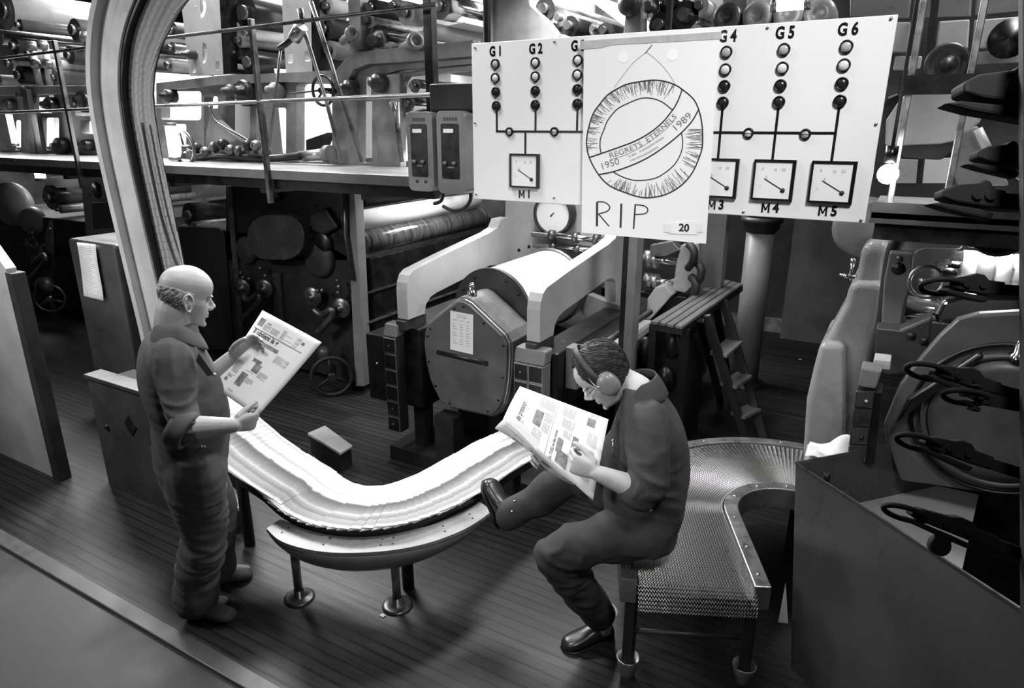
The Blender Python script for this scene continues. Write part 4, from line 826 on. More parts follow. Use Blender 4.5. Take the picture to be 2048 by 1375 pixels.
# ------------------------------------------------------------ step ladder with platform
ZL = 1.05
lt = thing('step_ladder', 'dark slatted step ladder with a long platform top between the two folding machines', 'ladder', (-1.0, 4.8, 0))
TL = [atZ(u, v, ZL) for u, v in [(1300, 641), (1365, 652), (1487, 567), (1440, 556)]]
for k in range(4):
    a = TL[0].lerp(TL[1], k / 4 + .02); b = TL[0].lerp(TL[1], (k + 1) / 4 - .02); c = TL[3].lerp(TL[2], (k + 1) / 4 - .02); d = TL[3].lerp(TL[2], k / 4 + .02)
    MB().plate([a, b, c, d], (0, 0, -.022)).build('slat', mat('worn_dark_wood', .13, .4, var=.35, scale=4, streak=(6, .5, 1)), lt, .004)
MB().plate([p - V((0, 0, .025)) for p in TL], (0, 0, -.035)).build('frame', M_BLACK, lt)
for (u, v) in ((1318, 645), (1352, 648)): MB().lathe(atZ(u, v, ZL), (0, 0, 1), [(.01, 0), (.01, .004), (0, .005)], 8).build('bolt', M_BLACK, lt)
t1, f1 = atZ(1412, 630, ZL - .03), atZ(1494, 884, 0); t2, f2_ = atZ(1446, 600, ZL - .03), atZ(1528, 878, 0)
for t, f in ((t1, f1), (t2, f2_)): MB().bar(t, f + V((0, 0, .0)), .03, .06, (1, 0, 0)).build('rail', M_DARK, lt, .003)
for k in (.28, .52, .76):
    a = t1.lerp(f1, k); b = t2.lerp(f2_, k); y = (b - a).normalized(); n = V((y.y, -y.x, 0)).normalized()
    MB().plate([a - n * .06, b - n * .06, b + n * .06, a + n * .06], (0, 0, -.025)).build('tread', M_MID, lt, .003)
for t, f in ((atZ(1400, 640, ZL - .05), atZ(1475, 860, 0) + V((-.25, .5, 0))), (atZ(1432, 605, ZL - .05), atZ(1500, 860, 0) + V((-.25, .5, 0)))): MB().bar(t, f, .03, .05, (1, 0, 0)).build('back_rail', M_BLACK, lt)
for p in (TL[0], TL[1]): MB().bar(p - V((0, -.08, .04)), V((p.x, p.y + .12, 0)), .03, .05, (1, 0, 0)).build('leg', M_BLACK, lt)
# scraps of paper on the floor
for k, (u, v) in enumerate(((1600, 718), (302, 1236), (765, 1230))):
    c = atZ(u, v, .002); tag(MB().plate([c + V((-.012, -.008, 0)), c + V((.012, -.011, 0)), c + V((.014, .008, 0)), c + V((-.01, .01, 0))], (0, 0, .002)).build('paper_scrap', M_WHITE), ('tiny white paper scrap on the dark floor beside the steel column', 'tiny white paper scrap on the floor by the feet of the standing reader', 'tiny white paper scrap on the floor in front of the guard bench')[k], 'paper scrap')

# ------------------------------------------------------------ right folding machine
r1 = thing('folding_machine', 'folding machine at the right with a tall pale rounded casing and striped cylinder', 'machine', (.2, 3.8, 0))
Ys = 3.9
M_CASE = mat('worn_rounded_casing', .26, .3, var=.22, scale=4)
def case(L, y, d, b, m=M_CASE, name='casing'): return MB().plate(px(L, y), (0, d, 0)).build(name, m, r1, b, 5)
case([(1724, 488), (1780, 478), (1772, 560), (1752, 640), (1740, 800), (1690, 960), (1630, 960), (1640, 800), (1690, 640), (1712, 560)], Ys, .6, .05)
case([(1700, 566), (1768, 566), (1750, 660), (1735, 800), (1720, 960), (1610, 960), (1615, 800), (1625, 742), (1645, 690), (1688, 612)], Ys - .08, .6, .04)
case([(1640, 686), (1690, 690), (1690, 960), (1602, 960), (1612, 800), (1626, 738)], Ys - .16, .6, .035)
n_ = atY(1762, 486, Ys + .15); MB().lathe(n_, (0, 0, 1), [(.035, -.03), (.035, .01), (.02, .015), (.02, .04), (.03, .045), (.03, .06), (.014, .065), (.012, .1), (0, .105)], 14).build('lubricator', M_CHROME, r1)
q = atY(1700, 560, Ys - .1); MB().cyl(q, q + V((0, 0, .1)), .01, 8).cyl(q + V((-.05, 0, .02)), q + V((.02, 0, .02)), .012, 8).ball(q + V((0, 0, .1)), .016, 8).build('grease_tap', M_CHROME, r1)
MB().tube(spline(px([(1800, 440), (1797, 470), (1782, 500), (1772, 560), (1762, 640), (1745, 700), (1738, 760)], 3.55), 6), .022, 10).build('conduit', M_DARK, r1)
Yr = 3.45
MB().plate(px([(1779, 505), (1828, 508), (1822, 560), (1808, 600), (1800, 652), (1762, 650), (1768, 560)], Yr), (0, .16, 0)).build('frame_column', M_MID, r1, .008)
for u, v, r in ((1797, 537, .028), (1799, 517, .014)): MB().lathe(atY(u, v, Yr), (0, -1, 0), [(r, -.004), (r, .003), (0, .004)], 16).build('bore', M_BLACK if r > .02 else M_DSTEEL, r1)
MB().plate(px([(1788, 436), (1932, 436), (1925, 500), (1850, 498), (1836, 503), (1826, 515), (1786, 503), (1792, 470)], Yr + .1), (0, .3, 0)).build('head_casting', M_LIGHT, r1, .02, 4)
g2 = thing('counter_dial', 'black counter dial with white ticks at the right edge under the gallery', 'gauge', atY(1995, 466, 3.3))
MB().plate(px([(1935, 436), (2060, 436), (2060, 500), (1930, 496)], 3.4), (0, .2, 0)).build('housing', M_BLACK, g2, .02)
c = atY(2000, 458, 3.38); MB().lathe(c, (0, -1, 0), [(.11, 0), (.11, .02), (.095, .025), (.09, .01), (0, .01)], 32).build('bezel', M_DARK, g2)
tk = MB()
for k in range(12): a = math.pi * (.55 + .075 * k); d = V((math.cos(a), 0, math.sin(a))); tk.bar(c + d * .072 + V((0, -.0112, 0)), c + d * .088 + V((0, -.0112, 0)), .004, .001, (0, 1, 0))
tk.build('tick_marks', M_WHITE, g2)
MB().span(c + V((.02, -.013, .005)), c + V((.06, -.01, .02))).build('reading', M_WHITE, g2)
# striped cylinder along the line, shafts, handwheel
yc = 3.75; a = atY(1895, 536, yc); b = V((a.x + .95, yc, a.z))
cyl_ = MB().cyl(a, b, .085, 36).build('striped_cylinder', M_STEEL, r1)
for k in range(14): x = a.x + .05 + k * .066; MB().cyl((x, yc, a.z), (x + .055, yc, a.z), .09, 36).build('cylinder_ring', M_WHITE if k % 2 == 0 else M_LIGHT, cyl_)
for u, v, r in ((1862, 545, .05), (1875, 530, .035), (1890, 555, .03)): c = atY(u, v, yc - .05); MB().cyl(c, c + V((.1, 0, 0)), r, 18).build('shaft_collar', M_CHROME, r1)
for v, r in ((612, .05), (632, .02)): c = atY(1812, v, 3.55); MB().cyl(c, c + V((.5, 0, 0)), r, 20).build('shaft', M_CHROME, r1)
c = atY(1852, 563, 3.2); MB().ring(c, (.2, -1, .1), .062, .008, 32, 8).cyl(c + V((-.02, .02, 0)), c + V((0, -.01, 0)), .012, 10).build('handwheel', M_STEEL, r1)
MB().plate(px([(1752, 655), (1800, 660), (1866, 632), (1856, 700), (1830, 745), (1780, 750), (1745, 740)], 3.3), (0, .12, 0)).build('bracket', M_DARK, r1, .01)
for u, v in ((1823, 672), (1848, 682)): MB().lathe(atY(u, v, 3.3), (0, -1, 0), [(.018, -.002), (.018, .006), (0, .007)], 12).build('bracket_bolt', M_BLACK, r1)
MB().plate(px([(1870, 628), (1885, 600), (1930, 588), (2060, 592), (2060, 640), (1900, 645), (1872, 650)], 3.35), (0, .5, 0)).build('polished_guard', M_CHROME, r1, .03, 4)
# big scuffed cover at the right edge
M_COV = MATS['scuffed_grey_cover']
CV = px([(1772, 880), (1768, 850), (1800, 770), (1845, 712), (1880, 672), (1915, 640), (1960, 628), (2070, 622), (2075, 1000), (1800, 960)], 3.05)
MB().plate(CV, (0, .06, 0)).build('gear_cover', M_COV, r1, .012, 3)
c = atY(2005, 840, 3.04); R = .25
for k, (r0, r1_, z) in enumerate(((.30, .315, .012), (.255, .275, .03))): MB().lathe(c, (0, -1, 0), [(r0, 0), (r0, z), (r1_, z), (r1_, 0)], 64).build('cover_rim', M_BLACK if k == 0 else M_COV, r1)
MB().lathe(c, (0, -1, 0), [(.25, -.01), (.25, .028), (.2, .034), (0, .034)], 64).build('cover_boss', M_COV, r1)
n_ = c + V((-.0, -.02, .275)); MB().lathe(n_, (0, 0, 1), [(.035, -.02), (.035, 0), (.024, .008), (.02, .05), (.012, .062), (0, .065)], 16).build('oil_nipple', M_CHROME, r1)
MB().plate(px([(1815, 800), (1900, 745), (1960, 705), (1970, 715), (1880, 780), (1790, 850)], 2.95), (0, .05, 0)).build('guide_bar', M_BLACK, r1, .01)
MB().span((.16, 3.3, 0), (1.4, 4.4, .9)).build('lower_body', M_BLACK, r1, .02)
t = thing('button_panel', 'single column of steel framed push buttons on the right folding machine', 'control panel', atY(1720, 890, 2.95))
Yb_ = 2.95
MB().plate(px([(1714, 780), (1764, 784), (1748, 930), (1692, 930)], Yb_), (0, .12, 0)).build('case', M_BLACK, t, .005)
for k in range(4):
    v0 = 782 + 36 * k; d = -5.0 * k; L = [(1713 + d, v0), (1750 + d, v0 + 1), (1744.5 + d, v0 + 33), (1708.5 + d, v0 + 32)]
    f = MB().plate(px(L, Yb_ - .012), (0, .014, 0)).build('button_frame', M_CHROME, t, .002)
    cx_, cy_ = sum(p[0] for p in L) / 4, sum(p[1] for p in L) / 4; L2 = [(cx_ + (u - cx_) * .88, cy_ + (v - cy_) * .88) for u, v in L]
    MB().plate(px(L2, Yb_ - .016), (0, .006, 0)).build('button_face', M_DARK if k != 1 else M_DSTEEL, f)
    if k in (0, 2): MB().lathe(atY(cx_ + 4, cy_ + 4, Yb_ - .016), (0, -1, 0), [(.009, 0), (.009, .006), (0, .008)], 10).build('knob', M_STEEL if k == 0 else M_BLACK, f)
MB().plate(px([(1722, 734), (1764, 742), (1752, 778), (1716, 772)], Yb_), (0, .1, 0)).build('cap', M_MID, t, .008)
MB().plate(px([(1748, 718), (1782, 722), (1780, 740), (1744, 736)], 3.1), (0, .1, 0)).build('top_block', M_LIGHT, t, .004)
# right gallery and what stands on it
g3 = thing('gallery_walkway', 'short steel gallery walkway at the right edge beside the diagram board', 'walkway', (.5, 3.3, 1.88))
MB().span((-.12, 3.0, 1.90), (1.6, 3.7, 1.93)).build('deck', MATS['worn_deck_plate'], g3, .004); MB().span((-.12, 3.0, 1.885), (1.6, 3.02, 1.965)).build('fascia', M_DARK, g3); MB().span((-.1, 3.02, 1.82), (1.6, 3.3, 1.90)).build('edge_beam', M_BLACK, g3)
for u, v in ((1818, 180), (1935, 180)):
    q = atY(u, v, 3.2); MB().span((q.x - .012, 3.19, 1.93), (q.x + .012, 3.214, 3.1)).build('railing_post', M_STEEL, g3, .003)
MB().span((-.1, 3.18, 2.36), (1.6, 3.23, 2.43)).build('handrail', M_BLACK, g3)
r2 = thing('press_unit', 'press unit behind the right gallery with a large pale octagonal gear guard', 'machine', (.6, 4.2, 0))
Yu = 4.0
MB().plate(px([(1770, 292), (1772, 240), (1800, 198), (1850, 160), (1880, 150), (1938, 148), (1960, 160), (1974, 205), (1960, 245), (1920, 280), (1880, 288)], Yu), (0, .12, 0)).build('gear_guard', M_LIGHT, r2, .03, 4)
MB().plate(px([(1790, 290), (1925, 280), (1910, 305), (1880, 320), (1800, 315)], Yu + .05), (0, .1, 0)).build('guard_shadow', M_BLACK, r2, .01)  # black plate standing in for the shadow below the gear guard
MB().plate(px([(1925, 262), (1955, 250), (1985, 300), (2020, 372), (1915, 372), (1908, 350), (1918, 310)], Yu - .05), (0, .1, 0)).build('cast_foot', M_MID, r2, .015, 3)
MB().tube(px([(1955, 258), (1978, 305)], Yu - .12), .02, 8).build('link_rod', M_LIGHT, r2)
for k, (L, m) in enumerate([([(1700, -30), (1826, -30), (1818, 38), (1700, 34)], M_MID), ([(1700, 44), (1822, 44), (1815, 104), (1700, 104)], M_LIGHT), ([(1790, 112), (1845, 112), (1840, 138), (1786, 140)], M_LIGHT), ([(1832, -30), (1945, -30), (1942, 34), (1830, 38)], M_MID), ([(1878, 42), (1940, 38), (1936, 98), (1870, 104)], M_LIGHT), ([(1952, -30), (2070, -30), (2070, 22), (1948, 32)], M_MID), ([(1948, 40), (2070, 30), (2070, 95), (1944, 98)], M_LIGHT), ([(1856, 110), (1936, 106), (1932, 140), (1850, 142)], M_LIGHT), ([(1944, 104), (2070, 98), (2070, 122), (1940, 130)], M_LIGHT)]):
    MB().plate(px(L, 4.4), (0, .05, 0)).build('cover_panel', m, r2, .008)
MB().plate(px([(1866, -30), (1882, -30), (1872, 60), (1862, 150), (1848, 150), (1856, 60)], 4.3), (0, .06, 0)).build('black_post', M_BLACK, r2)
c = atY(1893, 128, 4.3); MB().lathe(c, (0, -1, 0), [(.10, 0), (.10, .02), (.085, .025), (.075, .01), (.03, .012), (.03, .03), (0, .035)], 28).build('port', M_DARK, r2)
MB().lathe(atY(2018, 78, 4.35), (0, -1, 0), [(.09, -.02), (.09, .04), (0, .06)], 20).build('rubber_stop', M_BLACK, r2)
MB().plate(px([(1795, 318), (1836, 320), (1832, 366), (1790, 366)], 4.3), (0, .05, 0)).build('pale_panel', M_LIGHT, r2); MB().plate(px([(1850, 318), (1905, 316), (1895, 366), (1845, 366)], 4.4), (0, .05, 0)).build('pale_panel', M_WHITE, r2)
web('paper_web', 'bright paper web behind the right gallery post', (1776, 195), (1840, 170), 4.45, 5.4); web('paper_web', 'bright paper web at the right edge above the gallery', (1990, 330), (2060, 372), 4.45, 5.4)
MB().span((-.6, 4.6, .9), (2.2, 4.7, 4.2)).build('back_frame', M_DARK, r2)
MB().lathe(atY(1728, 455, 4.2), (0, -1, 0), [(.16, -.1), (.16, .02), (.13, .06), (0, .06)], 28).build('round_housing', M_MID, r2)
lb_ = thing('bulb_lamp', 'bare glowing bulb lamp beside the right edge of the diagram board', 'lamp', atY(1776, 346, 2.9))
c = atY(1776, 348, 2.9); MB().ball(c, .036, 16).build('bulb', mat('lit_bulb', 1, .5, emit=90), lb_); MB().cyl(c + V((0, 0, .04)), c + V((0, 0, .10)), .022, 14).build('socket', M_BLACK, lb_); MB().cyl(c + V((0, 0, .1)), c + V((0, 0, 1.4)), .006, 8).build('flex', M_RUBBER, lb_)

# ------------------------------------------------------------ open-topped steel receiving box, pale inner sheet, cloth box
pb_ = thing('receiving_box', 'large dark glossy open steel box in the right foreground beside the mesh conveyor', 'box', (-.15, 2.6, 0))
M_SMOKE = mat('glossy_dark_sheet', .075, .30, var=.25, scale=2)  # patchy tone puts soft cloudy reflections into the sheet colour
T1 = V((-.23, 2.69, .95)); T2 = V((.62, 1.94, .95)); dwn = V((.10, -.03, -.95)); T0 = atZ(2060, 837, .95)
e1 = (T2 - T1).normalized(); nn = V((-e1.y, e1.x, 0))
MB().plate([T1, T2, T2 + dwn, T1 + dwn], nn * .006).build('front_sheet', M_SMOKE, pb_)
MB().plate([T1, T0, T0 + V((0, 0, -.95)), T1 + V((.1, .03, -.95))], (.004, -.008, 0)).build('back_sheet', M_SMOKE, pb_)
MB().bar(T1, T2, .008, .008).build('rim', M_DSTEEL, pb_); MB().bar(T1, T0, .008, .008).build('rim', M_DSTEEL, pb_)
MB().plate([atZ(u, v, .62) for u, v in [(1640, 1010), (2060, 880), (2200, 1300), (1800, 1300)]], (0, 0, -.02)).build('floor_sheet', M_SMOKE, pb_) if 0 else None
q = atZ(1655, 945, .93); MB().cyl(q, q + V((0, 0, -.08)), .012, 10).build('catch', M_BLACK, pb_)
tag(MB().plate([atD(u, v, 2.9) for u, v in [(1571, 1165), (1576, 1246), (1556, 1244)]], V((0, .004, 0))).build('white_card', M_WHITE), 'narrow white card standing between the conveyor and the dark steel box', 'card')
sh = [atZ(u, v, .70) for u, v in [(1660, 995), (1802, 962), (1896, 944), (1962, 968), (1915, 1180), (1830, 1200)]]
tag(MB().plate(sh, (0, 0, -.012)).build('card_sheet', M_LIGHT), 'pale sheet lying inside the dark steel box under the grippers', 'sheet')
cb_ = thing('carton', 'small pale open carton with a cloth on it at the end of the mesh conveyor', 'box', atZ(1640, 915, .55))
q = [atZ(u, v, .82) for u, v in [(1603, 868), (1655, 880), (1690, 898), (1592, 918)]]
q = [V((-.24, 3.24, .80)), V((-.05, 3.16, .80)), V((.06, 3.05, .80)), V((-.20, 2.95, .80))]
MB().plate(q, (0, 0, -.24)).build('body', M_LIGHT, cb_, .006)
cl = MB(); n_ = 16; vs = []; o_ = V((-.14, 3.20, .80)); 
for i in range(n_):
    for j in range(n_):
        a, b = i / (n_ - 1), j / (n_ - 1); hgt = .10 * math.exp(-((a - .62) ** 2 + (b - .55) ** 2) / .06) + .022 * math.sin(9 * a + 4 * b) + .014 * math.sin(13 * b - 5 * a) + .03
        vs.append(o_ + V((.26 * (a - .35), -.06 * a + .20 * (b - .7), max(.006, hgt * math.sin(math.pi * min(1, max(0, .05 + a * .9))) ** .5))))
cl.add(vs, [(i * n_ + j, i * n_ + j + 1, (i + 1) * n_ + j + 1, (i + 1) * n_ + j) for i in range(n_ - 1) for j in range(n_ - 1)], True)
co = cl.build('wiping_cloth', mat('crumpled_white_cloth', .66, .9, var=.15, scale=20, bump=.5)); co.modifiers.new('t', 'SOLIDIFY').thickness = .004; s_ = co.modifiers.new('s', 'SUBSURF'); s_.levels = s_.render_levels = 1
tag(co, 'crumpled white cloth heaped on the carton beside the push buttons', 'cloth')
# ------------------------------------------------------------ gripper chain, near the camera at the right
M_GRIP = mat('dark_oily_gripper', .010, .75, var=.4, scale=20)
tr = thing('gripper_chain', 'dark vertical gripper chain track at the right edge, near the camera', 'chain', atD(2085, 700, 1.05))
a, b = atD(2078, -60, 1.12), atD(2095, 1420, .86); MB().bar(a, b, .05, .05, (0, 1, 0)).build('track', M_GRIP, tr); MB().bar(a + RT * .05, b + RT * .05, .02, .08, (0, 1, 0)).build('cover', M_GRIP, tr)
def gripper(i, u, v, L, ang, dep, label, loop=True, wheel_=False, big=1.):
    c = atD(u, v, dep); k = dep / FPX * big; A = math.radians(ang); dx = (RT * math.cos(A) - UP * math.sin(A)); dy = (RT * math.sin(A) + UP * math.cos(A)); dz = -FW
    dy2 = (dy * .8 + FW * .6).normalized(); P_ = lambda x, y, z=0.: c + dx * (x * k) + dy * (y * k) + dz * (z * k)
    t = thing('paper_gripper', label, 'gripper', c, 'paper grippers on the chain')
    if loop:
        lo = [P_(44 - 44 * math.cos(q), 13 * math.sin(q) - 4, 16 * math.sin(q)) for q in [n * 2 * math.pi / 24 for n in range(24)]]
        MB().tube(lo, 5.5 * k, 8, True).build('wire_loop', M_GRIP, t)
    x0 = 50 if loop else 0
    MB().plate([P_(x, y, -12) for x, y in [(x0, 8), (x0 + 16, 16), (L * .55, 20), (L * .64, 26), (L * .74, 24), (L * .8, 14), (L, 12), (L, -12), (L * .8, -14), (x0 + 20, -8), (x0, -2)]], dz * (24 * k)).build('jaw_body', M_GRIP, t, 3 * k, 2)
    MB().plate([P_(x, y, -9) for x, y in [(x0 - 18, -12), (x0 + 8, -19), (L * .6, -27), (L * .8, -30), (L * .84, -20), (L * .62, -15), (x0, -9)]], dz * (18 * k)).build('lower_jaw', M_GRIP, t, 3 * k, 2)
    for xx in (.52, .72): MB().cyl(P_(L * xx, 4, -16), P_(L * xx, 4, 16), 8 * k, 12).build('pivot', M_GRIP, t)
    if wheel_: MB().cyl(P_(L * .56, -42, -8), P_(L * .56, -42, 8), 20 * k, 18).build('roller', M_GRIP, t); MB().plate([P_(x, y, -4) for x, y in [(L * .5, -20), (L * .66, -20), (L * .6, -46), (L * .52, -46)]], dz * (8 * k)).build('roller_bracket', M_GRIP, t)
    MB().bar(P_(L * .8, -3), P_(L + 150, -3), 22 * k, 20 * k, dz).build('arm', M_GRIP, t)
for i, a_ in enumerate([(1842, 566, 160, 4, 1.08, 'dark paper gripper with its loop in front of the small steel handwheel'), (1815, 728, 185, 15, 1.02, 'dark paper gripper in front of the round oil nipple cover'), (1796, 868, 190, 17, .98, 'dark paper gripper over the back rim of the steel box'), (1770, 1008, 230, 19, .94, 'dark paper gripper above the pale sheet in the steel box', True, True), (1888, 782, 90, 10, 1.0, 'short dark gripper just below the one by the oil nipple'), (1914, 188, 90, 0, 1.15, 'dark gripper stub in front of the octagonal gear guard', False, False, 2.0), (1946, 316, 80, 2, 1.14, 'dark gripper stub just above the right gallery deck', False, False, 1.3), (1876, 394, 90, 3, 1.12, 'dark gripper stub in front of the right gallery edge', False, False, 1.4)]): gripper(i, *a_)
# ------------------------------------------------------------ people
def capsule(mb, pts, rr, n=14, flat=None):
    """closed limb through pts with radii rr and rounded ends"""
    pts = [V(p) for p in pts]; P_ = []; R_ = []
    d0 = (pts[0] - pts[1]).normalized(); d1 = (pts[-1] - pts[-2]).normalized()
    for a in (80, 60, 35): t = math.radians(a); P_.append(pts[0] + d0 * rr[0] * math.sin(t)); R_.append(max(rr[0] * math.cos(t), 1e-4))
    P_ += pts; R_ += list(rr)
    for a in (35, 60, 80): t = math.radians(a); P_.append(pts[-1] + d1 * rr[-1] * math.sin(t)); R_.append(max(rr[-1] * math.cos(t), 1e-4))
    return mb.tube(P_, R_, n)
def sm_limb(mb, pts, rr, k=5, n=16):
    s = spline(pts, k); q = []
    for i in range(len(s)):
        f = i / k; j = min(int(f), len(rr) - 2); q.append(rr[j] + (rr[j + 1] - rr[j]) * (f - j))
    return capsule(mb, s, q, n)
def loft(mb, secs, n=28, k=4, ex=2.3):
    """secs: (centre, half-vector a, half-vector b); smooth closed skin"""
    C_ = spline([s[0] for s in secs], k); A_ = spline([s[1] for s in secs], k); B_ = spline([s[2] for s in secs], k); vs = []
    m = len(C_)
    for c, a, b in zip(C_, A_, B_):
        for i in range(n):
            t = 2 * math.pi * i / n; ct, st = math.cos(t), math.sin(t)
            vs.append(c + a * (math.copysign(abs(ct) ** (2 / ex), ct)) + b * (math.copysign(abs(st) ** (2 / ex), st)))
    fs = [(j * n + i, j * n + (i + 1) % n, (j + 1) * n + (i + 1) % n, (j + 1) * n + i) for j in range(m - 1) for i in range(n)]
    return mb.add(vs, fs + [tuple(range(n - 1, -1, -1)), tuple(range((m - 1) * n, m * n))], True)
def ridge(p, f, seed=0.):
    n = noise.noise(V((p.x * f[0] + seed, p.y * f[1] - seed, p.z * f[2] + seed * .5))); return n * (1.5 - abs(n))
def organic(mb, name, m, parent, vox, it=4, fac=.5, wr=None):
    """one continuous skin over overlapping closed shapes; wr(p) pushes cloth folds out along the normals"""
    o = mb.build(name, m, parent); r = o.modifiers.new('skin', 'REMESH'); r.mode = 'VOXEL'; r.voxel_size = vox; r.use_smooth_shade = True
    s = o.modifiers.new('relax', 'SMOOTH'); s.factor = fac; s.iterations = it
    if wr:
        dg = bpy.context.evaluated_depsgraph_get(); dg.update(); me = bpy.data.meshes.new_from_object(o.evaluated_get(dg)); o.modifiers.clear(); o.data = me; me.name = name
        q = [v.co + v.normal * wr(v.co) for v in me.vertices]; me.vertices.foreach_set('co', [c for p in q for c in p]); me.update()
        me.polygons.foreach_set('use_smooth', [True] * len(me.polygons)); s = o.modifiers.new('relax2', 'SMOOTH'); s.factor = .5; s.iterations = 1
    return o
def folds(spots, base=.018, flow=(7, 7, 2.6)):
    """cloth: long soft folds everywhere, tight creases near the given (point, radius, direction frequencies, depth)"""
    def wr(p):
        q = V((p.x + .35 * p.z, p.y - .25 * p.z, p.z + .3 * p.x))
        d = base * ridge(q, flow, 3.1) + base * .4 * ridge(q, (flow[0] * 2.2, flow[1] * 2.2, flow[2] * 2.4), 7.7)
        for c, R_, fr, a in spots:
            w = math.exp(-((p - c).length / R_) ** 2)
            if w > .02:
                r_ = 1 - 2.2 * abs(noise.noise(V((q.x * fr[0] + 1.7, q.y * fr[1], q.z * fr[2])))); d += w * a * 1.5 * (max(r_, 0) ** 1.5 - .35)
        return d
    return wr
HZ = [0, .008, .02, .035, .05, .065, .08, .10, .118, .132, .15, .17, .19, .208, .222, .231, .235]
HF = [.052, .076, .086, .083, .088, .087, .083, .083, .079, .088, .092, .090, .082, .066, .046, .024, .0]
HB = [-.01, -.02, -.034, -.048, -.060, -.070, -.079, -.088, -.095, -.099, -.102, -.100, -.092, -.076, -.054, -.028, .0]
HW = [.022, .036, .047, .054, .059, .063, .067, .071, .073, .075, .077, .077, .072, .060, .043, .023, .0]
def hprof(z):
    i = max(j for j in range(len(HZ)) if HZ[j] <= z + 1e-9); i = min(i, len(HZ) - 2); f = (z - HZ[i]) / (HZ[i + 1] - HZ[i])
    return [L[i] + (L[i + 1] - L[i]) * f for L in (HF, HB, HW)]
def hpt(z, t, off=0.):
    F_, B_, W_ = hprof(z); ct, st = math.cos(t), math.sin(t); e = 2 / 2.25
    x = (F_ if ct >= 0 else -B_) * math.copysign(abs(ct) ** e, ct); y = W_ * math.copysign(abs(st) ** e, st); k = 1.
    if ct > 0:
        for sy in (-1, 1):
            ty = math.radians(33) * sy; dd = ((t + math.pi) % (2 * math.pi) - math.pi) - ty; x -= .010 * math.exp(-(dd / .24) ** 2 - ((z - .116) / .013) ** 2)
            ty = math.radians(50) * sy; dd = ((t + math.pi) % (2 * math.pi) - math.pi) - ty; y += sy * .005 * math.exp(-(dd / .4) ** 2 - ((z - .088) / .02) ** 2)
        dd = (t + math.pi) % (2 * math.pi) - math.pi; x -= .006 * math.exp(-(dd / .35) ** 2 - ((z - .053) / .0035) ** 2)
    p = V((x, y, z)); r = V((x, y, (z - .12) * .6)); r = r.normalized() if r.length > 1e-6 else V((0, 0, 1))
    return p + r * off
def head(mb, M, nose=1.):
    """head with face, ears and nose; M maps head space (x forward, y left, z up from the chin) to the world"""
    n = 44; zs = [.235 * (1 - math.cos(math.pi * i / 40)) / 2 for i in range(41)]; vs = [M @ hpt(min(z, .2349), 2 * math.pi * k / n) for z in zs for k in range(n)]
    mb.add(vs, [(j * n + i, j * n + (i + 1) % n, (j + 1) * n + (i + 1) % n, (j + 1) * n + i) for j in range(len(zs) - 1) for i in range(n)] + [tuple(range(n - 1, -1, -1)), tuple(range(40 * n, 41 * n))], True)
    w = MB(); sec = [((.078, 0, .126), .006, .007), ((.089, 0, .112), .009, .0075), ((.100 * nose, 0, .097), .012, .010), ((.106 * nose, 0, .086), .015, .0155), ((.099 * nose, 0, .076), .014, .0165), ((.084, 0, .070), .009, .012)]
    loft(w, [(V(c), V((a, 0, a * .3)), V((0, b, 0))) for c, a, b in sec], 14, 3, 2.)
    for sy in (-1, 1):
        w.ball((.093, sy * .014, .078), (.011, .0085, .0085), 10)
        w.ball((.079, sy * .020, .048), (.012, .014, .006), 10); w.ball((.079, sy * .020, .060), (.012, .014, .006), 10)
        e0 = V((-.012, sy * .074, .100)); ring = []
        for k in range(16):
            t = 2 * math.pi * k / 16; rx = .019 if math.sin(t) > -.3 else .014; ring.append(e0 + V((rx * math.cos(t) - .006 * math.sin(t), sy * (.010 + .006 * (1 if math.cos(t) < 0 else 0)), .033 * math.sin(t))))
        w.tube(ring, .0052, 8, True); w.ball(e0 + V((-.004, sy * .004, -.002)), (.014, .007, .024), 10); w.ball(e0 + V((.012, sy * .006, -.004)), (.007, .007, .009), 8)
    w.ball((.080, 0, .012), (.014, .020, .012), 12)
    for sy in (-1, 1): w.ball((.079, sy * .032, .131), (.011, .024, .006), 10)
    mb.add([M @ p for p in w.v], w.f, True)
def frame(o, fwd, up, s=1.):
    f = V(fwd).normalized(); l = V(up).cross(f).normalized(); u = f.cross(l); m = Matrix((f * s, l * s, u * s)).transposed().to_4x4(); m.translation = V(o); return m
def eyes(M, parent):
    for sy in (-1, 1): MB().ball(M @ V((.0685, sy * .031, .116)), .0115, 12).build('eye', mat('eye_white', .6, .2), parent)
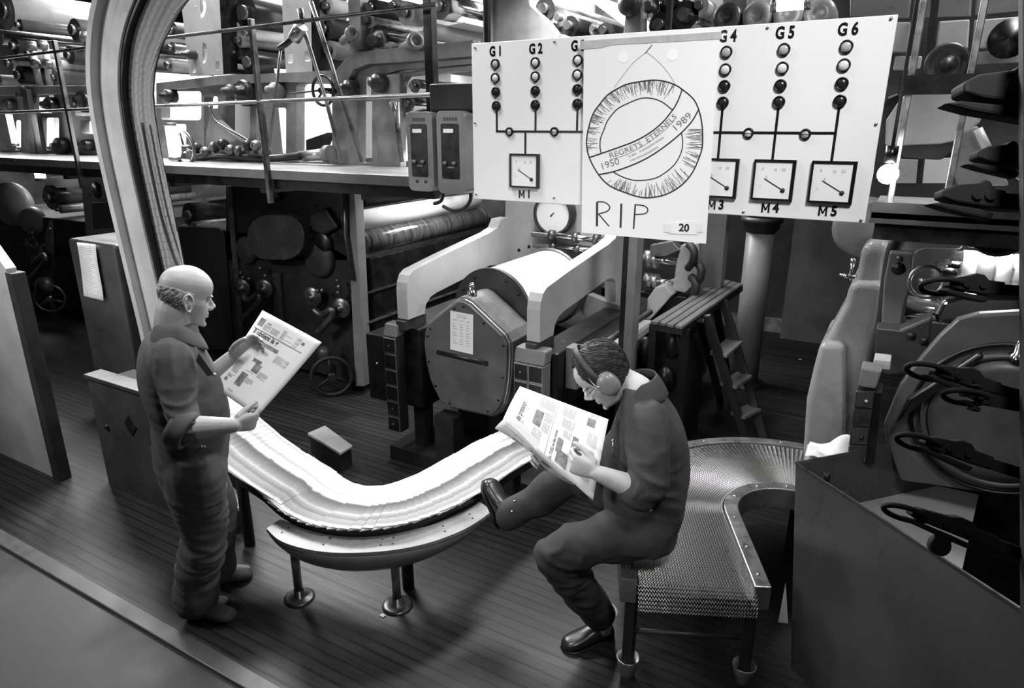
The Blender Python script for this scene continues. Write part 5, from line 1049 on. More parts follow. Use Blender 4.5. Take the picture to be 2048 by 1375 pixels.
def hair_shell(M, fn, off, name, m, parent, n=72, strands=700, thick=.0022):
    """hair: shell over the skull where fn(z, angle) gives a thickness"""
    mb = MB(); zs = [.03 + .2048 * i / 48 for i in range(49)]; th = {}
    for j, z in enumerate(zs):
        for k in range(n): th[j, k] = fn(z, 2 * math.pi * k / n)
    vs = []; fs = []; idx = {}
    for j, z in enumerate(zs):
        for k in range(n):
            h = th[j, k]; t = 2 * math.pi * k / n; rnd = noise.noise(V((z * 60, math.cos(t) * 5, math.sin(t) * 5))) * .0035
            vs += [M @ hpt(z, t, max(.0, h + rnd * min(1, h / .006)) if h > 0 else -.004), M @ hpt(z, t, -.008)]
    A = lambda j, k, s: (j * n + k % n) * 2 + s
    on = lambda j, k: all(th[a, b % n] > 0 for a, b in ((j, k), (j + 1, k), (j, k + 1), (j + 1, k + 1)))
    for j in range(len(zs) - 1):
        for k in range(n):
            if not on(j, k): continue
            fs += [(A(j, k, 0), A(j, k + 1, 0), A(j + 1, k + 1, 0), A(j + 1, k, 0)), (A(j, k, 1), A(j + 1, k, 1), A(j + 1, k + 1, 1), A(j, k + 1, 1))]
            for (a, b, c, d, nb) in (((j, k), (j + 1, k), 0, 0, (j, k - 1)), ((j + 1, k + 1), (j, k + 1), 0, 0, (j, k + 1)), ((j + 1, k), (j + 1, k + 1), 0, 0, (j + 1, k)), ((j, k + 1), (j, k), 0, 0, (j - 1, k))):
                jj, kk = nb
                if not (0 <= jj < len(zs) - 1 and on(jj, kk % n)): fs.append((A(*a, 0), A(*b, 0), A(*b, 1), A(*a, 1)))
    rd = random.Random(5); k = 0; ht = lambda z, t: fn(min(max(z, .031), .234), t)
    while k < strands:
        z = rd.uniform(.04, .232); t = rd.uniform(0, 2 * math.pi); k += 1
        if ht(z, t) <= 0: continue
        pts = []; ph = rd.uniform(0, 6); sg_ = 1 if math.sin(t) > 0 else -1
        for i in range(7):
            h_ = ht(z, t)
            if h_ <= 0: break
            pts.append(M @ hpt(z, t, h_ + .0012 + .0016 * math.sin(ph + i * 1.1))); z = min(.232, max(.032, z - .0035 - .002 * rd.random())); t += sg_ * (.05 + .03 * math.sin(ph + i)) * (1 if abs(math.cos(t)) < .98 or math.cos(t) > 0 else .2)
        if len(pts) > 3: n_ = len(pts); mb.tube(pts, [thick * (1 - .75 * i / n_) for i in range(n_)], 4)
    mb.add(vs, fs, True); o = mb.build(name, m, parent); s = o.modifiers.new('s', 'SMOOTH'); s.factor = .4; s.iterations = 2
    return o
def hand(mb, wrist, d, palm, thumb_side, curls, thumb=((.02, .034, -.014), (.55, .75, -.2), (.8, .35, -.45)), s=1.):
    """five-fingered hand; d along the fingers, palm = palm normal, thumb_side = direction of the thumb"""
    x = V(d).normalized(); z = -V(palm); z = (z - x * z.dot(x)).normalized(); y = V(thumb_side); y = (y - x * y.dot(x) - z * y.dot(z)).normalized()
    W = lambda p: V(wrist) + (x * p[0] + y * p[1] + z * p[2]) * s
    loft(mb, [(W((-.02, 0, 0)), y * .022 * s, z * .018 * s), (W((.0, .0, 0)), y * .027 * s, z * .020 * s), (W((.03, .003, 0)), y * .038 * s, z * .0195 * s), (W((.065, .001, 0)), y * .043 * s, z * .017 * s), (W((.09, 0, -.001)), y * .041 * s, z * .0125 * s), (W((.098, 0, -.002)), y * .036 * s, z * .008 * s)], 20, 3, 2.4)
    for i, (yo, xo, L, r) in enumerate(((.0325, .088, (.044, .026, .021), .0094), (.011, .094, (.048, .030, .022), .0096), (-.0112, .090, (.045, .028, .021), .0091), (-.032, .080, (.035, .021, .018), .0081))):
        a = 0; p = V((xo - .016, yo, 0)); pts = [p.copy()]; p = V((xo, yo * 1.02, 0)); pts.append(p.copy()); sp = yo * .10 / .03
        for k in range(3):
            a += math.radians(curls[i][k]); p = p + V((math.cos(a), sp * .35 * math.cos(a), -math.sin(a))) * L[k]; pts.append(p.copy())
        capsule(mb, [W(q) for q in pts], [r * s * 1.02, r * s * 1.08, r * s, r * s * .93, r * s * .82], 10)
    p0, d1, d2 = V(thumb[0]), V(thumb[1]).normalized(), V(thumb[2]).normalized(); p1 = p0 + d1 * .042; p2 = p1 + (d1 * .4 + d2 * .6).normalized() * .033; p3 = p2 + d2 * .026
    capsule(mb, [W(p0), W(p1), W(p2), W(p3)], [.0155 * s, .0125 * s, .0108 * s, .0092 * s], 10)
def shoe(parent, heel, toe, up, m, msole, name='shoe', w=.048):
    heel = V(heel); toe = V(toe); d = (toe - heel).normalized(); u = V(up); u = (u - d * u.dot(d)).normalized(); s = d.cross(u); L = (toe - heel).length; mb = MB()
    loft(mb, [(heel + d * x * L + u * h * .5, s * ww, u * h * .5) for x, h, ww in ((-.02, .03, .022), (.02, .07, .034), (.12, .095, .038), (.3, .095, .040), (.45, .075, .043), (.62, .06, w), (.8, .05, w), (.93, .04, .038), (1.0, .02, .018))], 20, 3, 2.4)
    o = mb.build(name, m, parent); sb = MB()
    loft(sb, [(heel + d * x * L - u * .004, s * ww, u * .009) for x, ww in ((-.025, .024), (.1, .041), (.4, .043), (.65, w + .004), (.85, w), (1.01, .02))], 16, 3, 2.6)
    sb.build('sole', msole, o); return o
M_CLOTH = mat('blue_grey_overall_cloth', .085, .85, var=.18, scale=6, bump=.35)
M_CLOTH2 = mat('dark_work_cloth', .034, .8, var=.25, scale=6, bump=.35)
M_SHOE = mat('worn_grey_shoe', .07, .6, var=.3); M_BSHOE = mat('black_shoe_leather', .018, .3); M_SOCK = mat('pale_sock', .5, .9)
M_HAIRG = mat('white_hair', .36, .75, var=.3, scale=60); M_HAIRD = mat('grey_nape_hair', .10, .8, var=.4, scale=60); M_HAIRB = mat('dark_brown_hair', .012, .6, var=.5, scale=50, bump=.5)
def dirs(az): a = math.radians(az); f = V((-.5 * math.cos(a) + .866 * math.sin(a), .866 * math.cos(a) + .5 * math.sin(a), 0)); return f, V((f.y, -f.x, 0))

# ---------------- standing reader
f, r = dirs(58); fh, rh = dirs(50)
dep1 = lambda v: 2.72 + (v - 535) * (.00070 if v < 680 else .00072) + max(0, v - 860) * .00014
mp = thing('person', 'bald man in grey overalls with rolled sleeves standing and reading a newspaper', 'person', (-2.6, 1.62, 0))
TOR = [(648, 322, 388, .085), (668, 300, 398, .13), (690, 286, 408, .175), (725, 278, 424, .195), (765, 282, 444, .195), (805, 292, 456, .195), (845, 302, 460, .195), (885, 308, 459, .19), (925, 316, 457, .185), (960, 330, 455, .18), (990, 345, 452, .165)]
secs = []
for v, ub, uf, w in TOR:
    k = dep1(v); secs.append((atD((ub + uf) / 2, v, k), f * ((uf - ub) / 2 * k / FPX * .94), r * w * .92))
cl = MB(); loft(cl, secs, 32, 3, 2.2)
hipc = secs[-3][0]
footR = (atZ(377, 1224, .0), atZ(470, 1240, .0)); footL = (atZ(430, 1165, .0), atZ(505, 1152, .0))
ankR = footR[0] + (footR[1] - footR[0]) * .2 + V((0, 0, .09)); ankL = footL[0] + (footL[1] - footL[0]) * .2 + V((0, 0, .09))
hipR = hipc + r * .085; hipL = hipc - r * .085
kneeR = hipR.lerp(ankR, .52) + f * .035; kneeL = hipL.lerp(ankL, .52) + f * .04
sm_limb(cl, [hipR + V((0, 0, .02)), hipR.lerp(kneeR, .5), kneeR, kneeR.lerp(ankR, .5) - f * .01, ankR + V((0, 0, .0))], [.135, .122, .104, .098, .092], 5, 20)
sm_limb(cl, [hipL + V((0, 0, .02)), hipL.lerp(kneeL, .5), kneeL, kneeL.lerp(ankL, .5) - f * .01, ankL + V((0, 0, .01))], [.135, .118, .100, .094, .090], 5, 20)
shR = atD(347, 725, dep1(725) - .13); elR = atD(364, 856, 2.70); wrR = atD(468, 850, 2.73); haR = atD(505, 843, 2.79)
shL = atD(372, 712, dep1(712) + .17); elL = atD(408, 770, 2.98); wrL = atD(466, 712, 2.95); haL = atD(497, 690, 2.95)
sm_limb(cl, [shR + V((0, 0, .02)), shR.lerp(elR, .3), shR.lerp(elR, .7), elR + (wrR - elR) * .1], [.078, .076, .070, .068], 5, 18)
sm_limb(cl, [shL + V((0, 0, .02)), shL.lerp(elL, .4), elL, elL.lerp(wrL, .12)], [.078, .074, .068, .062], 5, 18)
organic(cl, 'overalls', M_CLOTH, mp, .0085, 5, .5, folds([(kneeR - V((0, 0, .06)), .20, (4, 4, 19), .011), (ankR + V((0, 0, .12)), .16, (4, 4, 16), .009), (hipc, .16, (4, 4, 18), .008), (elR, .14, (5, 5, 22), .011), (shR, .12, (16, 16, 5), .010), (hipR - V((0, 0, .16)), .13, (4, 4, 24), .012)]))
cf = MB(); a = elR.lerp(wrR, .02); d = (wrR - elR).normalized(); d = (d * .8 + (elR - shR).normalized() * .5).normalized()
cuff = []
cf.lathe(elR + d * -.025, d, [(.062, -.012), (.078, -.012), (.083, .0), (.083, .05), (.078, .062), (.060, .062), (.060, 0), (.062, -.012)], 28); organic(cf, 'rolled_cuff', M_CLOTH, mp, .006, 3)
d = (wrL - elL).normalized(); cf = MB(); cf.lathe(elL.lerp(wrL, .12), d, [(.05, -.01), (.068, -.01), (.07, .03), (.066, .04), (.05, .04), (.05, -.01)], 24); organic(cf, 'rolled_cuff', M_CLOTH, mp, .006, 3)
# body: head, neck, arms, hands, joined through the torso and legs
b = MB(); hm = frame(V((0, 0, 0)), fh * math.cos(.30) - V((0, 0, math.sin(.30))), fh * math.sin(.30) + V((0, 0, math.cos(.30))), 1.07)
ear = atD(376, 606, 2.735) - rh * .085; hm.translation = ear - (hm.to_3x3() @ V((-.012, 0, .100)))
head(b, hm, .97)
nb = secs[1][0]; sm_limb(b, [nb - V((0, 0, .05)), nb + V((0, 0, .02)), hm @ V((-.03, 0, .055)), hm @ V((-.022, 0, .1))], [.085, .076, .073, .066], 5, 20)
loft(b, [(s[0], s[1] * .8, s[2] * .8) for s in secs[1:]], 24, 2, 2.2)
sm_limb(b, [shR, elR], [.046, .04], 4); sm_limb(b, [elR, elR.lerp(wrR, .3), elR.lerp(wrR, .7), wrR], [.045, .048, .038, .030], 5)
sm_limb(b, [secs[3][0], shR], [.06, .05], 4); sm_limb(b, [secs[3][0], shL], [.06, .05], 4)
sm_limb(b, [shL, elL], [.05, .045], 6); sm_limb(b, [elL, elL.lerp(wrL, .35), elL.lerp(wrL, .75), wrL], [.045, .047, .037, .029], 5)
for h_, k_, a_ in ((hipR, kneeR, ankR), (hipL, kneeL, ankL)): sm_limb(b, [h_, k_], [.07, .05], 4); sm_limb(b, [k_, a_], [.05, .033], 4); capsule(b, [a_, a_ - V((0, 0, .04)) + f * .05, a_ - V((0, 0, .06)) + f * .12], [.034, .03, .022])
GR = [(50, 70, 45), (55, 75, 45), (60, 78, 45), (65, 80, 45)]
hand(b, wrR, haR - wrR, -r + V((0, 0, .25)), V((0, 0, 1)) + r * .1, GR, ((.02, .030, -.012), (.75, .5, -.25), (.9, .1, -.35)))
hand(b, wrL, haL - wrL, r + V((0, 0, -.1)), V((0, 0, 1)), [(20, 30, 20), (25, 30, 20), (30, 35, 20), (35, 40, 25)], ((.02, .030, -.012), (.8, .45, -.35), (.95, .0, -.3)))
organic(b, 'body', M_SKIN, mp, .0042, 3, .5); eyes(hm, mp)
def fringe(z, t):
    t = (t + math.pi) % (2 * math.pi) - math.pi; a = abs(t); lo = .062 + .02 * max(0, 1 - (a - 1.6) / .5) if a > 1.6 else .105; hi = .150 - .02 * max(0, (2.0 - a))
    if a < 1.42: return 0
    if 1.42 <= a < 1.78 and z < .125: return 0 if not (a < 1.52 and z > .085) else .004
    return .006 * min(1, (z - lo) / .01 + .2, (hi - z) / .03) if lo < z < hi else 0
hair_shell(hm, fringe, 0, 'hair', M_HAIRG, mp)
hair_shell(hm, lambda z, t: .0075 * min(1, (z - .05) / .01, (.098 - z) / .02) if abs((t + math.pi) % (2 * math.pi) - math.pi) > 2.05 and .05 < z < .098 else 0, 0, 'nape_hair', M_HAIRD, mp)
# collar, pocket, seams, socks, shoes
cb = MB(); cs = secs[0][0] + V((0, 0, .002)); ring = []; N_ = 40; vs = []
for k in range(N_ + 1):
    t = math.radians(25 + 310 * k / N_); o_ = f * (.072 * math.cos(t)) + r * (.080 * math.sin(t)); dz = -.055 * max(0, math.cos(t)); up_c = V((0, 0, .030)); q = cs + o_ + V((0, 0, dz))
    vs += [q + up_c - o_ * .12, q + o_ * .28 + V((0, 0, .004)), q + o_ * .62 - V((0, 0, .05 + .02 * abs(math.cos(t)))), q + o_ * .5 - V((0, 0, .055 + .02 * abs(math.cos(t)))), q + o_ * .05 - V((0, 0, .01))]
cb.add(vs, [(5 * i + k, 5 * i + (k + 1) % 5, 5 * i + 5 + (k + 1) % 5, 5 * i + 5 + k) for i in range(N_) for k in range(5)] + [tuple(range(5)), tuple(range(5 * N_ + 4, 5 * N_ - 1, -1))], True); cb.build('collar', M_CLOTH, mp, sub=1)
pk = [atD(u, v, dep1(v) - .145) for u, v in [(398, 705), (428, 748), (416, 754), (392, 722)]]; MB().plate(pk, -r * .012).build('pocket_flap', M_CLOTH, mp, .004); MB().lathe(pk[1] + r * .006, r, [(.008, 0), (.008, .006), (0, .008)], 10).build('snap', M_STEEL, mp)
for u, v in ((403, 893), (409, 893), (340, 914)): MB().ball(atD(u, v, dep1(v) - .165), .006, 8).build('snap', M_STEEL, mp)
for an, ft in ((ankR, footR), (ankL, footL)):
    MB().tube([an + V((0, 0, .05)), an, an - V((0, 0, .045))], [.046, .047, .045], 18).build('sock', M_SOCK, mp); shoe(mp, ft[0], ft[1], (0, 0, 1), M_SHOE, M_BLACK)
# newspapers -----------------------------------------------------------
def grid_paper(name, label, S_, nu=16, nv=16, layers=3, gap=.0022):
    t = thing(name, label, 'newspaper', S_(.5, .5))
    for L_ in range(layers):
        g_ = MB(); vs = []
        for i in range(nu + 1):
            for j in range(nv + 1): vs.append(S_(i / nu, j / nv, -L_ * gap - .0004, L_))
        g_.add(vs, [(i * (nv + 1) + j, (i + 1) * (nv + 1) + j, (i + 1) * (nv + 1) + j + 1, i * (nv + 1) + j + 1) for i in range(nu) for j in range(nv)], True)
        o = g_.build('page', M_PAPER, t); s = o.modifiers.new('t', 'SOLIDIFY'); s.thickness = .0006
    return t
def printed(t, S_, specs):
    """everything printed on a page: one sheet of ink, (material, rectangles, texts, text columns)"""
    mb = MB(); e = .0012; mats = []; idx = []
    for (m, rects, texts, lines) in specs:
        n_0 = len(mb.f)
        for (u0, v0, u1, v1) in rects:
            n = max(1, int((u1 - u0) * 12)); k = max(1, int((v1 - v0) * 12))
            for i in range(n):
                for j in range(k):
                    a, b_, c, d = u0 + (u1 - u0) * i / n, v0 + (v1 - v0) * j / k, u0 + (u1 - u0) * (i + 1) / n, v0 + (v1 - v0) * (j + 1) / k
                    mb.add([S_(a, b_, e), S_(c, b_, e), S_(c, d, e), S_(a, d, e)], [(0, 1, 2, 3)])
        for (txt, u, v, size, bold, asp) in texts: join(mb, text_mb(txt, size, bold * size, lambda x, y: S_(u + x * asp, v - y, e), 'LEFT'))
        for (u0, v0, u1, n, dv, seed) in lines:
            rd = random.Random(seed)
            for k in range(n):
                v = v0 + dv * k; ue = u1 if k % 5 < 4 else u0 + (u1 - u0) * rd.uniform(.4, .9); mb.add([S_(u0, v, e), S_(ue, v, e), S_(ue, v + dv * .45, e), S_(u0, v + dv * .45, e)], [(0, 1, 2, 3)])
        mats.append(m); idx += [len(mats) - 1] * (len(mb.f) - n_0)
    me = bpy.data.meshes.new('printing'); me.from_pydata([tuple(p) for p in mb.v], [], mb.f); [me.materials.append(m) for m in mats]; me.polygons.foreach_set('material_index', idx); me.update()
    o = bpy.data.objects.new('printing', me); COL.objects.link(o); o.parent = t; o.matrix_parent_inverse = t.matrix_basis.inverted(); return o
n1 = [atD(525, 620, 2.99), atD(640, 682, 2.90), atD(511, 830, 2.80), atD(424, 770, 2.93)]
nrm1 = (n1[1] - n1[0]).cross(n1[3] - n1[0]).normalized(); nrm1 = nrm1 if nrm1.dot(CO - n1[0]) > 0 else -nrm1
def S1(u, v, e=0., L_=0):
    p = n1[0].lerp(n1[1], u).lerp(n1[3].lerp(n1[2], u), v); return p + nrm1 * (e + .016 * math.sin(math.pi * u) * (1 - v * .5) - .02 * v * (1 - v) - .012 * max(0, u - .85) / .15)
np1 = grid_paper('newspaper', 'white tabloid newspaper held open by the standing man in grey overalls', S1)
printed(np1, S1, [(M_INK, [], [('Il obtient la g', .07, .245, .085, .02, 1.05)], []), (M_GREYINK, [(.04, .205, .9, .215), (.05, .30, .14, .335), (.26, .305, .62, .345), (.06, .075, .155, .17), (.06, .36, .17, .43), (.36, .50, .52, .54), (.44, .54, .56, .64), (.33, .69, .455, .85), (.12, .83, .18, .87), (.82, .1, .86, .13)], [], []),
    (M_TEXTINK, [(.36, .655, .52, .66), (.12, .775, .27, .781), (.13, .79, .22, .812), (.20, .09, .28, .11)], [], [(.18, .12, .30, 7, .010, 1), (.32, .12, .46, 7, .010, 2), (.50, .08, .80, 12, .010, 3), (.2, .38, .34, 4, .014, 4), (.40, .39, .52, 3, .014, 5), (.14, .60, .27, 14, .011, 6), (.47, .72, .60, 5, .013, 7), (.58, .60, .74, 6, .012, 8), (.3, .92, .42, 2, .012, 9), (.64, .36, .86, 8, .011, 10)])])

# ---------------- seated reader
f, r = dirs(-90); lf = -r                      # lf: his left, towards the camera
sp_ = thing('person', 'man in dark work clothes, glasses and ear defenders sitting on the mesh conveyor reading', 'person', (-.78, 2.45, .5))
dep2 = lambda v: 2.715 + (v - 770) * .0005
TOR = [(772, 1246, 1312, .085), (792, 1238, 1330, .13), (815, 1236, 1346, .17), (850, 1228, 1362, .19), (890, 1220, 1371, .19), (930, 1212, 1375, .185), (970, 1206, 1373, .18), (1005, 1206, 1366, .175), (1040, 1215, 1356, .18), (1068, 1235, 1345, .165)]
secs = []
for v, ua, ub, w in TOR:
    k = dep2(v); secs.append((atD((ua + ub) / 2, v, k), f * ((ub - ua) / 2 * k / FPX), r * w))
cl = MB(); loft(cl, secs, 32, 3, 2.2)
hc = secs[-2][0]; hL = hc + lf * .08 + f * .02; hR = hc - lf * .09
kL = atD(1104, 1106, 2.70); aL = atZ(1205, 1236, .11)
kR = atD(1150, 950, 2.98); aR = atD(1024, 1030, 3.12)
sm_limb(cl, [hL, hL.lerp(kL, .5) + V((0, 0, .012)), kL], [.105, .094, .073], 6, 20); sm_limb(cl, [kL, kL.lerp(aL, .4), aL + (kL - aL) * .05], [.073, .076, .070], 6, 20)
sm_limb(cl, [hR, hR.lerp(kR, .5), kR], [.11, .10, .082], 6, 20); sm_limb(cl, [kR, kR.lerp(aR, .5), aR], [.082, .084, .072], 6, 20)
sL = atD(1296, 845, dep2(845) - .135); eL = atD(1293, 985, 2.56); wL = atD(1192, 944, 2.53); gL = atD(1132, 922, 2.55)
sR = atD(1285, 838, dep2(838) + .15); eR = atD(1190, 965, 2.92); wR = atD(1105, 935, 2.88); gR = atD(1075, 908, 2.86)
sm_limb(cl, [sL + V((0, 0, .01)), sL.lerp(eL, .35), sL.lerp(eL, .75), eL + (wL - eL) * .16], [.088, .086, .078, .066], 5, 18)
sm_limb(cl, [sR, sR.lerp(eR, .5), eR, eR.lerp(wR, .3)], [.08, .075, .068, .06], 5, 18)
organic(cl, 'work_clothes', M_CLOTH2, sp_, .0085, 5, .5, folds([(hc, .2, (5, 5, 18), .010), (kL, .16, (9, 9, 16), .010), (kL.lerp(aL, .35), .16, (5, 5, 20), .010), (eL, .15, (5, 5, 20), .012), (sL, .14, (16, 16, 5), .010), (secs[6][0], .18, (5, 5, 17), .008)]))
cf = MB(); d = (wL - eL).normalized(); cf.lathe(eL.lerp(wL, .16), d, [(.050, -.012), (.068, -.012), (.071, .03), (.066, .04), (.050, .04), (.050, -.012)], 26); organic(cf, 'rolled_cuff', M_CLOTH2, sp_, .006, 3)
b = MB(); fh, rh = dirs(-84); th = .80
hm = frame(V((0, 0, 0)), fh * math.cos(th) - V((0, 0, math.sin(th))), fh * math.sin(th) + V((0, 0, math.cos(th))), 1.08)
ear = atD(1217, 765, 2.69) + rh * .082; hm.translation = ear - (hm.to_3x3() @ V((-.012, 0, .100)))
head(b, hm)
nb = secs[1][0]; sm_limb(b, [nb - V((0, 0, .06)), nb + V((0, 0, .01)), hm @ V((-.035, 0, .045)), hm @ V((-.02, 0, .09))], [.07, .062, .060, .055], 5, 20)
loft(b, [(s[0], s[1] * .8, s[2] * .8) for s in secs[1:]], 24, 2, 2.2)
sm_limb(b, [secs[3][0], sL], [.06, .05], 4); sm_limb(b, [secs[3][0], sR], [.06, .05], 4)
sm_limb(b, [sL, eL], [.045, .036], 6); sm_limb(b, [eL, eL.lerp(wL, .35), eL.lerp(wL, .75), wL], [.036, .046, .036, .028], 5)
sm_limb(b, [sR, eR], [.05, .045], 6); sm_limb(b, [eR, eR.lerp(wR, .35), wR], [.045, .044, .028], 5)
for h_, k_, a_ in ((hL, kL, aL), (hR, kR, aR)): sm_limb(b, [h_, k_], [.06, .045], 4); sm_limb(b, [k_, a_], [.045, .033], 4)
hand(b, wL, gL - wL, -lf + V((0, 0, .15)), V((0, 0, 1)) + f * .3, [(52, 72, 40), (58, 76, 42), (62, 78, 42), (66, 80, 42)], ((.02, .032, -.010), (.8, .5, -.25), (.95, .1, -.3)))
hand(b, wR, gR - wR, lf + V((0, 0, .1)), V((0, 0, 1)) + f * .2, [(45, 65, 40), (50, 70, 40), (55, 72, 40), (60, 75, 40)], ((.02, .030, -.012), (.8, .45, -.3), (.95, .1, -.4)))
organic(b, 'body', M_SKIN, sp_, .0042, 3, .5); eyes(hm, sp_)
def crop(z, t):
    a = abs((t + math.pi) % (2 * math.pi) - math.pi)
    if a < .35: lo = .210
    elif a < 1.0: lo = .210 + .006 * math.sin((a - .35) * 4.8)
    elif a < 1.25: lo = .210 - (a - 1.0) * .40
    elif a < 1.62: lo = .075
    else: lo = .050
    return min(.020, .004 + (z - lo) * .45) * (1 + .25 * noise.noise(V((z * 45, math.cos(t) * 4, math.sin(t) * 4)))) if z > lo else 0
hair_shell(hm, crop, 0, 'hair', M_HAIRB, sp_)
# ear defenders, glasses
ed = bpy.data.objects.new('ear_defenders', None); COL.objects.link(ed); ed.parent = sp_; ed.matrix_parent_inverse = sp_.matrix_basis.inverted()
H3 = hm.to_3x3()
for sy in (-1, 1):
    c = hm @ V((-.012, sy * .080, .104)); ax = H3 @ V((0, sy, 0)); ux = H3 @ V((0, 0, 1)); fx = H3 @ V((1, 0, 0)); cup = MB()
    loft(cup, [(c + ax * h, ux * .047 * k, fx * .038 * k) for h, k in ((-.004, 1.0), (.01, 1.06), (.022, 1.02), (.034, .86), (.041, .55), (.043, .25))], 28, 3, 2.3); cup.build('ear_cup', mat('matte_grey_plastic', .17, .32), ed)
    cu = MB(); loft(cu, [(c + ax * h, ux * .050 * k, fx * .041 * k) for h, k in ((-.014, .95), (-.006, 1.06), (.004, 1.0))], 28, 2, 2.3); cu.build('ear_cushion', M_RUBBER, ed)
    MB().tube(spline([hm @ V(p) for p in [(-.012, sy * .110, .112), (.018, sy * .116, .128), (.022, sy * .104, .16), (.012, sy * .094, .19)]], 5), .0025, 6).build('wire_yoke', M_STEEL, ed)
bd = MB(); vs = []; N_ = 30
for k in range(N_ + 1):
    t = math.radians(-10 + 200 * k / N_); R_ = V((0, .104 * math.cos(t), .137 + .124 * math.sin(t)))
    for dx, dr in ((-.014, 0), (.014, 0), (.014, .006), (-.014, .006)): vs.append(hm @ V((.004 + dx, R_.y + dr * math.cos(t), R_.z + dr * math.sin(t))))
bd.add(vs, [(4 * i + k, 4 * i + (k + 1) % 4, 4 * i + 4 + (k + 1) % 4, 4 * i + 4 + k) for i in range(N_) for k in range(4)] + [(0, 1, 2, 3), (4 * N_ + 3, 4 * N_ + 2, 4 * N_ + 1, 4 * N_)], True); bd.build('headband', M_RUBBER, ed)
gl = MB()
for sy in (-1, 1):
    gl.tube([hm @ V((.090 - .004 * abs(math.cos(t)), sy * .034 + .022 * math.cos(t), .112 + .018 * math.sin(t))) for t in [k * math.pi / 10 for k in range(20)]], .0014, 6, True)
    gl.tube([hm @ V(p) for p in [(.086, sy * .056, .116), (.070, sy * .073, .117), (.03, sy * .080, .119), (-.005, sy * .082, .118)]], .0017, 6)
gl.tube([hm @ V(p) for p in [(.088, -.013, .115), (.092, 0, .118), (.088, .013, .115)]], .0013, 6); gl.build('glasses', M_CHROME, sp_)
# collar, zip, socks, shoes
cb = MB(); cs = secs[0][0] + f * .0; ax = (secs[0][0] - secs[2][0]).normalized(); vs = []; N_ = 40; f2c = r.cross(ax).normalized(); f2c = f2c if f2c.dot(f) > 0 else -f2c
for k in range(N_ + 1):
    t = math.radians(28 + 304 * k / N_); o_ = f2c * (.070 * math.cos(t)) + r * (.078 * math.sin(t)); q = cs + o_ - ax * (.06 * max(0, math.cos(t)))
    vs += [q + ax * .040 + o_ * .02, q + ax * .044 + o_ * .10, q + o_ * .35 + ax * .0, q + o_ * .55 - ax * (.045 + .02 * abs(math.cos(t))), q + o_ * .35 - ax * .05]
cb.add(vs, [(5 * i + k, 5 * i + (k + 1) % 5, 5 * i + 5 + (k + 1) % 5, 5 * i + 5 + k) for i in range(N_) for k in range(5)] + [tuple(range(5)), tuple(range(5 * N_ + 4, 5 * N_ - 1, -1))], True); cb.build('collar', M_CLOTH2, sp_, sub=1)
for u, v, k in ((1226, 880, 2.60), (1302, 1021, 2.62), (1029, 1002, 3.0), (1024, 1023, 3.02)): MB().ball(atD(u, v, k), .006, 8).build('snap', M_CHROME, sp_)
MB().tube([atD(1226, 882, 2.60), atD(1226, 915, 2.62)], .003, 6).build('zip_pull', M_STEEL, sp_)
hp, tp = atZ(1228, 1262, .0), atZ(1168, 1280, 0)
MB().tube([aL + V((.02, .0, .06)), aL, aL - V((0, 0, .06))], [.05, .048, .046], 18).build('sock', M_SOCK, sp_)
shoe(sp_, aL - V((0, 0, .105)) - (tp - hp).normalized() * .05, aL - V((0, 0, .105)) + (tp - hp).normalized() * .20, (0, 0, 1), M_BSHOE, M_BLACK)
hp = atD(1004, 1052, 3.16); tp = atD(972, 958, 3.20)
dn = (aR - kR).normalized(); MB().tube([aR - dn * .05, aR + dn * .03, aR + dn * .06], [.058, .05, .046], 18).build('sock', M_SOCK, sp_)
shoe(sp_, hp, tp, (aR - atD(985, 1005, 3.2)), M_BSHOE, M_BLACK)

# ---------------- his newspaper: right half towards us, left half folded down
q = [atD(1006, 838, 2.80), atD(1040, 772, 2.86), atD(1217, 838, 2.66), atD(1186, 1000, 2.60)]   # page top-left, top-right, bottom-right, bottom-left (text turned)
nr = (q[1] - q[0]).cross(q[3] - q[0]).normalized(); nr = nr if nr.dot(CO - q[0]) > 0 else -nr
def S2(u, v, e=0., L_=0):
    p = q[0].lerp(q[1], u).lerp(q[3].lerp(q[2], u), v); return p + nr * (e + .022 * math.sin(math.pi * min(1, u)) * (.4 + v * .6) + (.0 if L_ == 0 else 0)) + (q[1] - q[0]) * (.03 * L_ * .5) * 0
np2 = grid_paper('newspaper', 'open newspaper with printed columns in the hands of the seated man', S2)
ql = [atD(988, 853, 2.86), q[0] + nr * -.004, atD(1140, 948, 2.62), atD(1112, 925, 2.74)]
ql = [q[0] - nr * .003, atD(990, 856, 2.93), atD(1090, 915, 2.88), q[3].lerp(q[0], .18) - nr * .003]
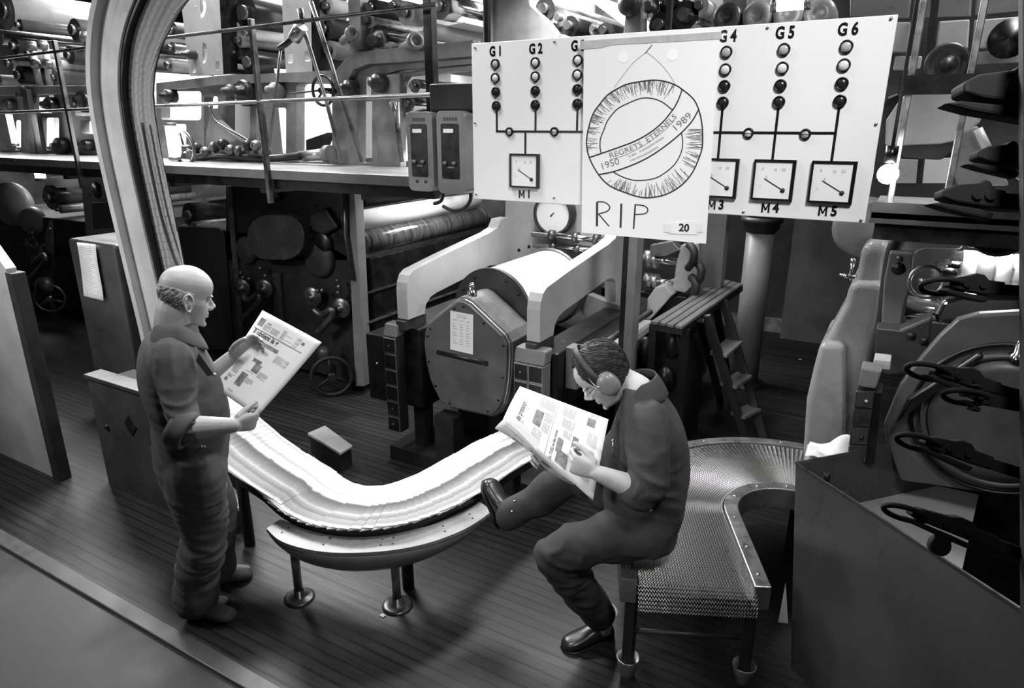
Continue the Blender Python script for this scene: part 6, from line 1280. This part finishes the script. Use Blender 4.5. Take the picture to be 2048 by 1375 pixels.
nl = (ql[1] - ql[0]).cross(ql[3] - ql[0]).normalized(); nl = nl if nl.dot(CO - ql[0]) > 0 else -nl
def S3(u, v, e=0., L_=0):
    p = ql[0].lerp(ql[1], u).lerp(ql[3].lerp(ql[2], u), v); return p + nl * (e + .012 * math.sin(math.pi * u))
for L_ in range(3):
    g_ = MB(); vs = [S3(i / 10, j / 14, -L_ * .003, L_) for i in range(11) for j in range(15)]
    g_.add(vs, [(i * 15 + j, (i + 1) * 15 + j, (i + 1) * 15 + j + 1, i * 15 + j + 1) for i in range(10) for j in range(14)], True); o = g_.build('page', M_PAPER, np2); o.modifiers.new('t', 'SOLIDIFY').thickness = .0006
fm = MB(); nf = q[0].lerp(q[3], .02)
fo_ = [atD(1014, 838, 2.74), atD(1022, 832, 2.74), atD(1092, 893, 2.72), atD(1078, 905, 2.72)]
MB().plate(fo_, FW * .008).build('folded_edge', M_PAPER, np2, .002)
printed(np2, S2, [(M_INK, [], [('de pression', .22, .13, .085, .012, 1.15), ('Du TGEL et des mines', .02, .53, .042, .012, 1.25), ('Vertus neuchatel', .10, .80, .040, .012, 1.1)], []), (M_GREYINK, [(.36, .27, .66, .36), (.06, .58, .26, .70), (.20, .56, .42, .62), (.30, .70, .56, .76), (.80, .80, .92, .885)], [], []),
    (M_TEXTINK, [(.02, .47, .94, .475)], [], [(.10, .30, .32, 9, .011, 11), (.34, .38, .50, 7, .011, 12), (.52, .38, .70, 7, .011, 13), (.74, .28, .94, 16, .011, 14), (.60, .56, .75, 12, .011, 15), (.78, .54, .94, 12, .011, 16), (.46, .60, .57, 8, .011, 17), (.55, .84, .72, 9, .011, 18), (.34, .84, .50, 9, .011, 19), (.12, .84, .28, 9, .011, 20), (.95, .82, .985, 8, .011, 21), (.22, .17, .6, 3, .012, 22)])])
printed(np2, S3, [(M_INK, [(.3, .5, .36, .85), (.42, .26, .5, .42)], [], []), (M_TEXTINK, [], [], [(.1, .15, .45, 10, .02, 31), (.55, .4, .9, 12, .02, 32), (.1, .45, .3, 14, .02, 33)])])
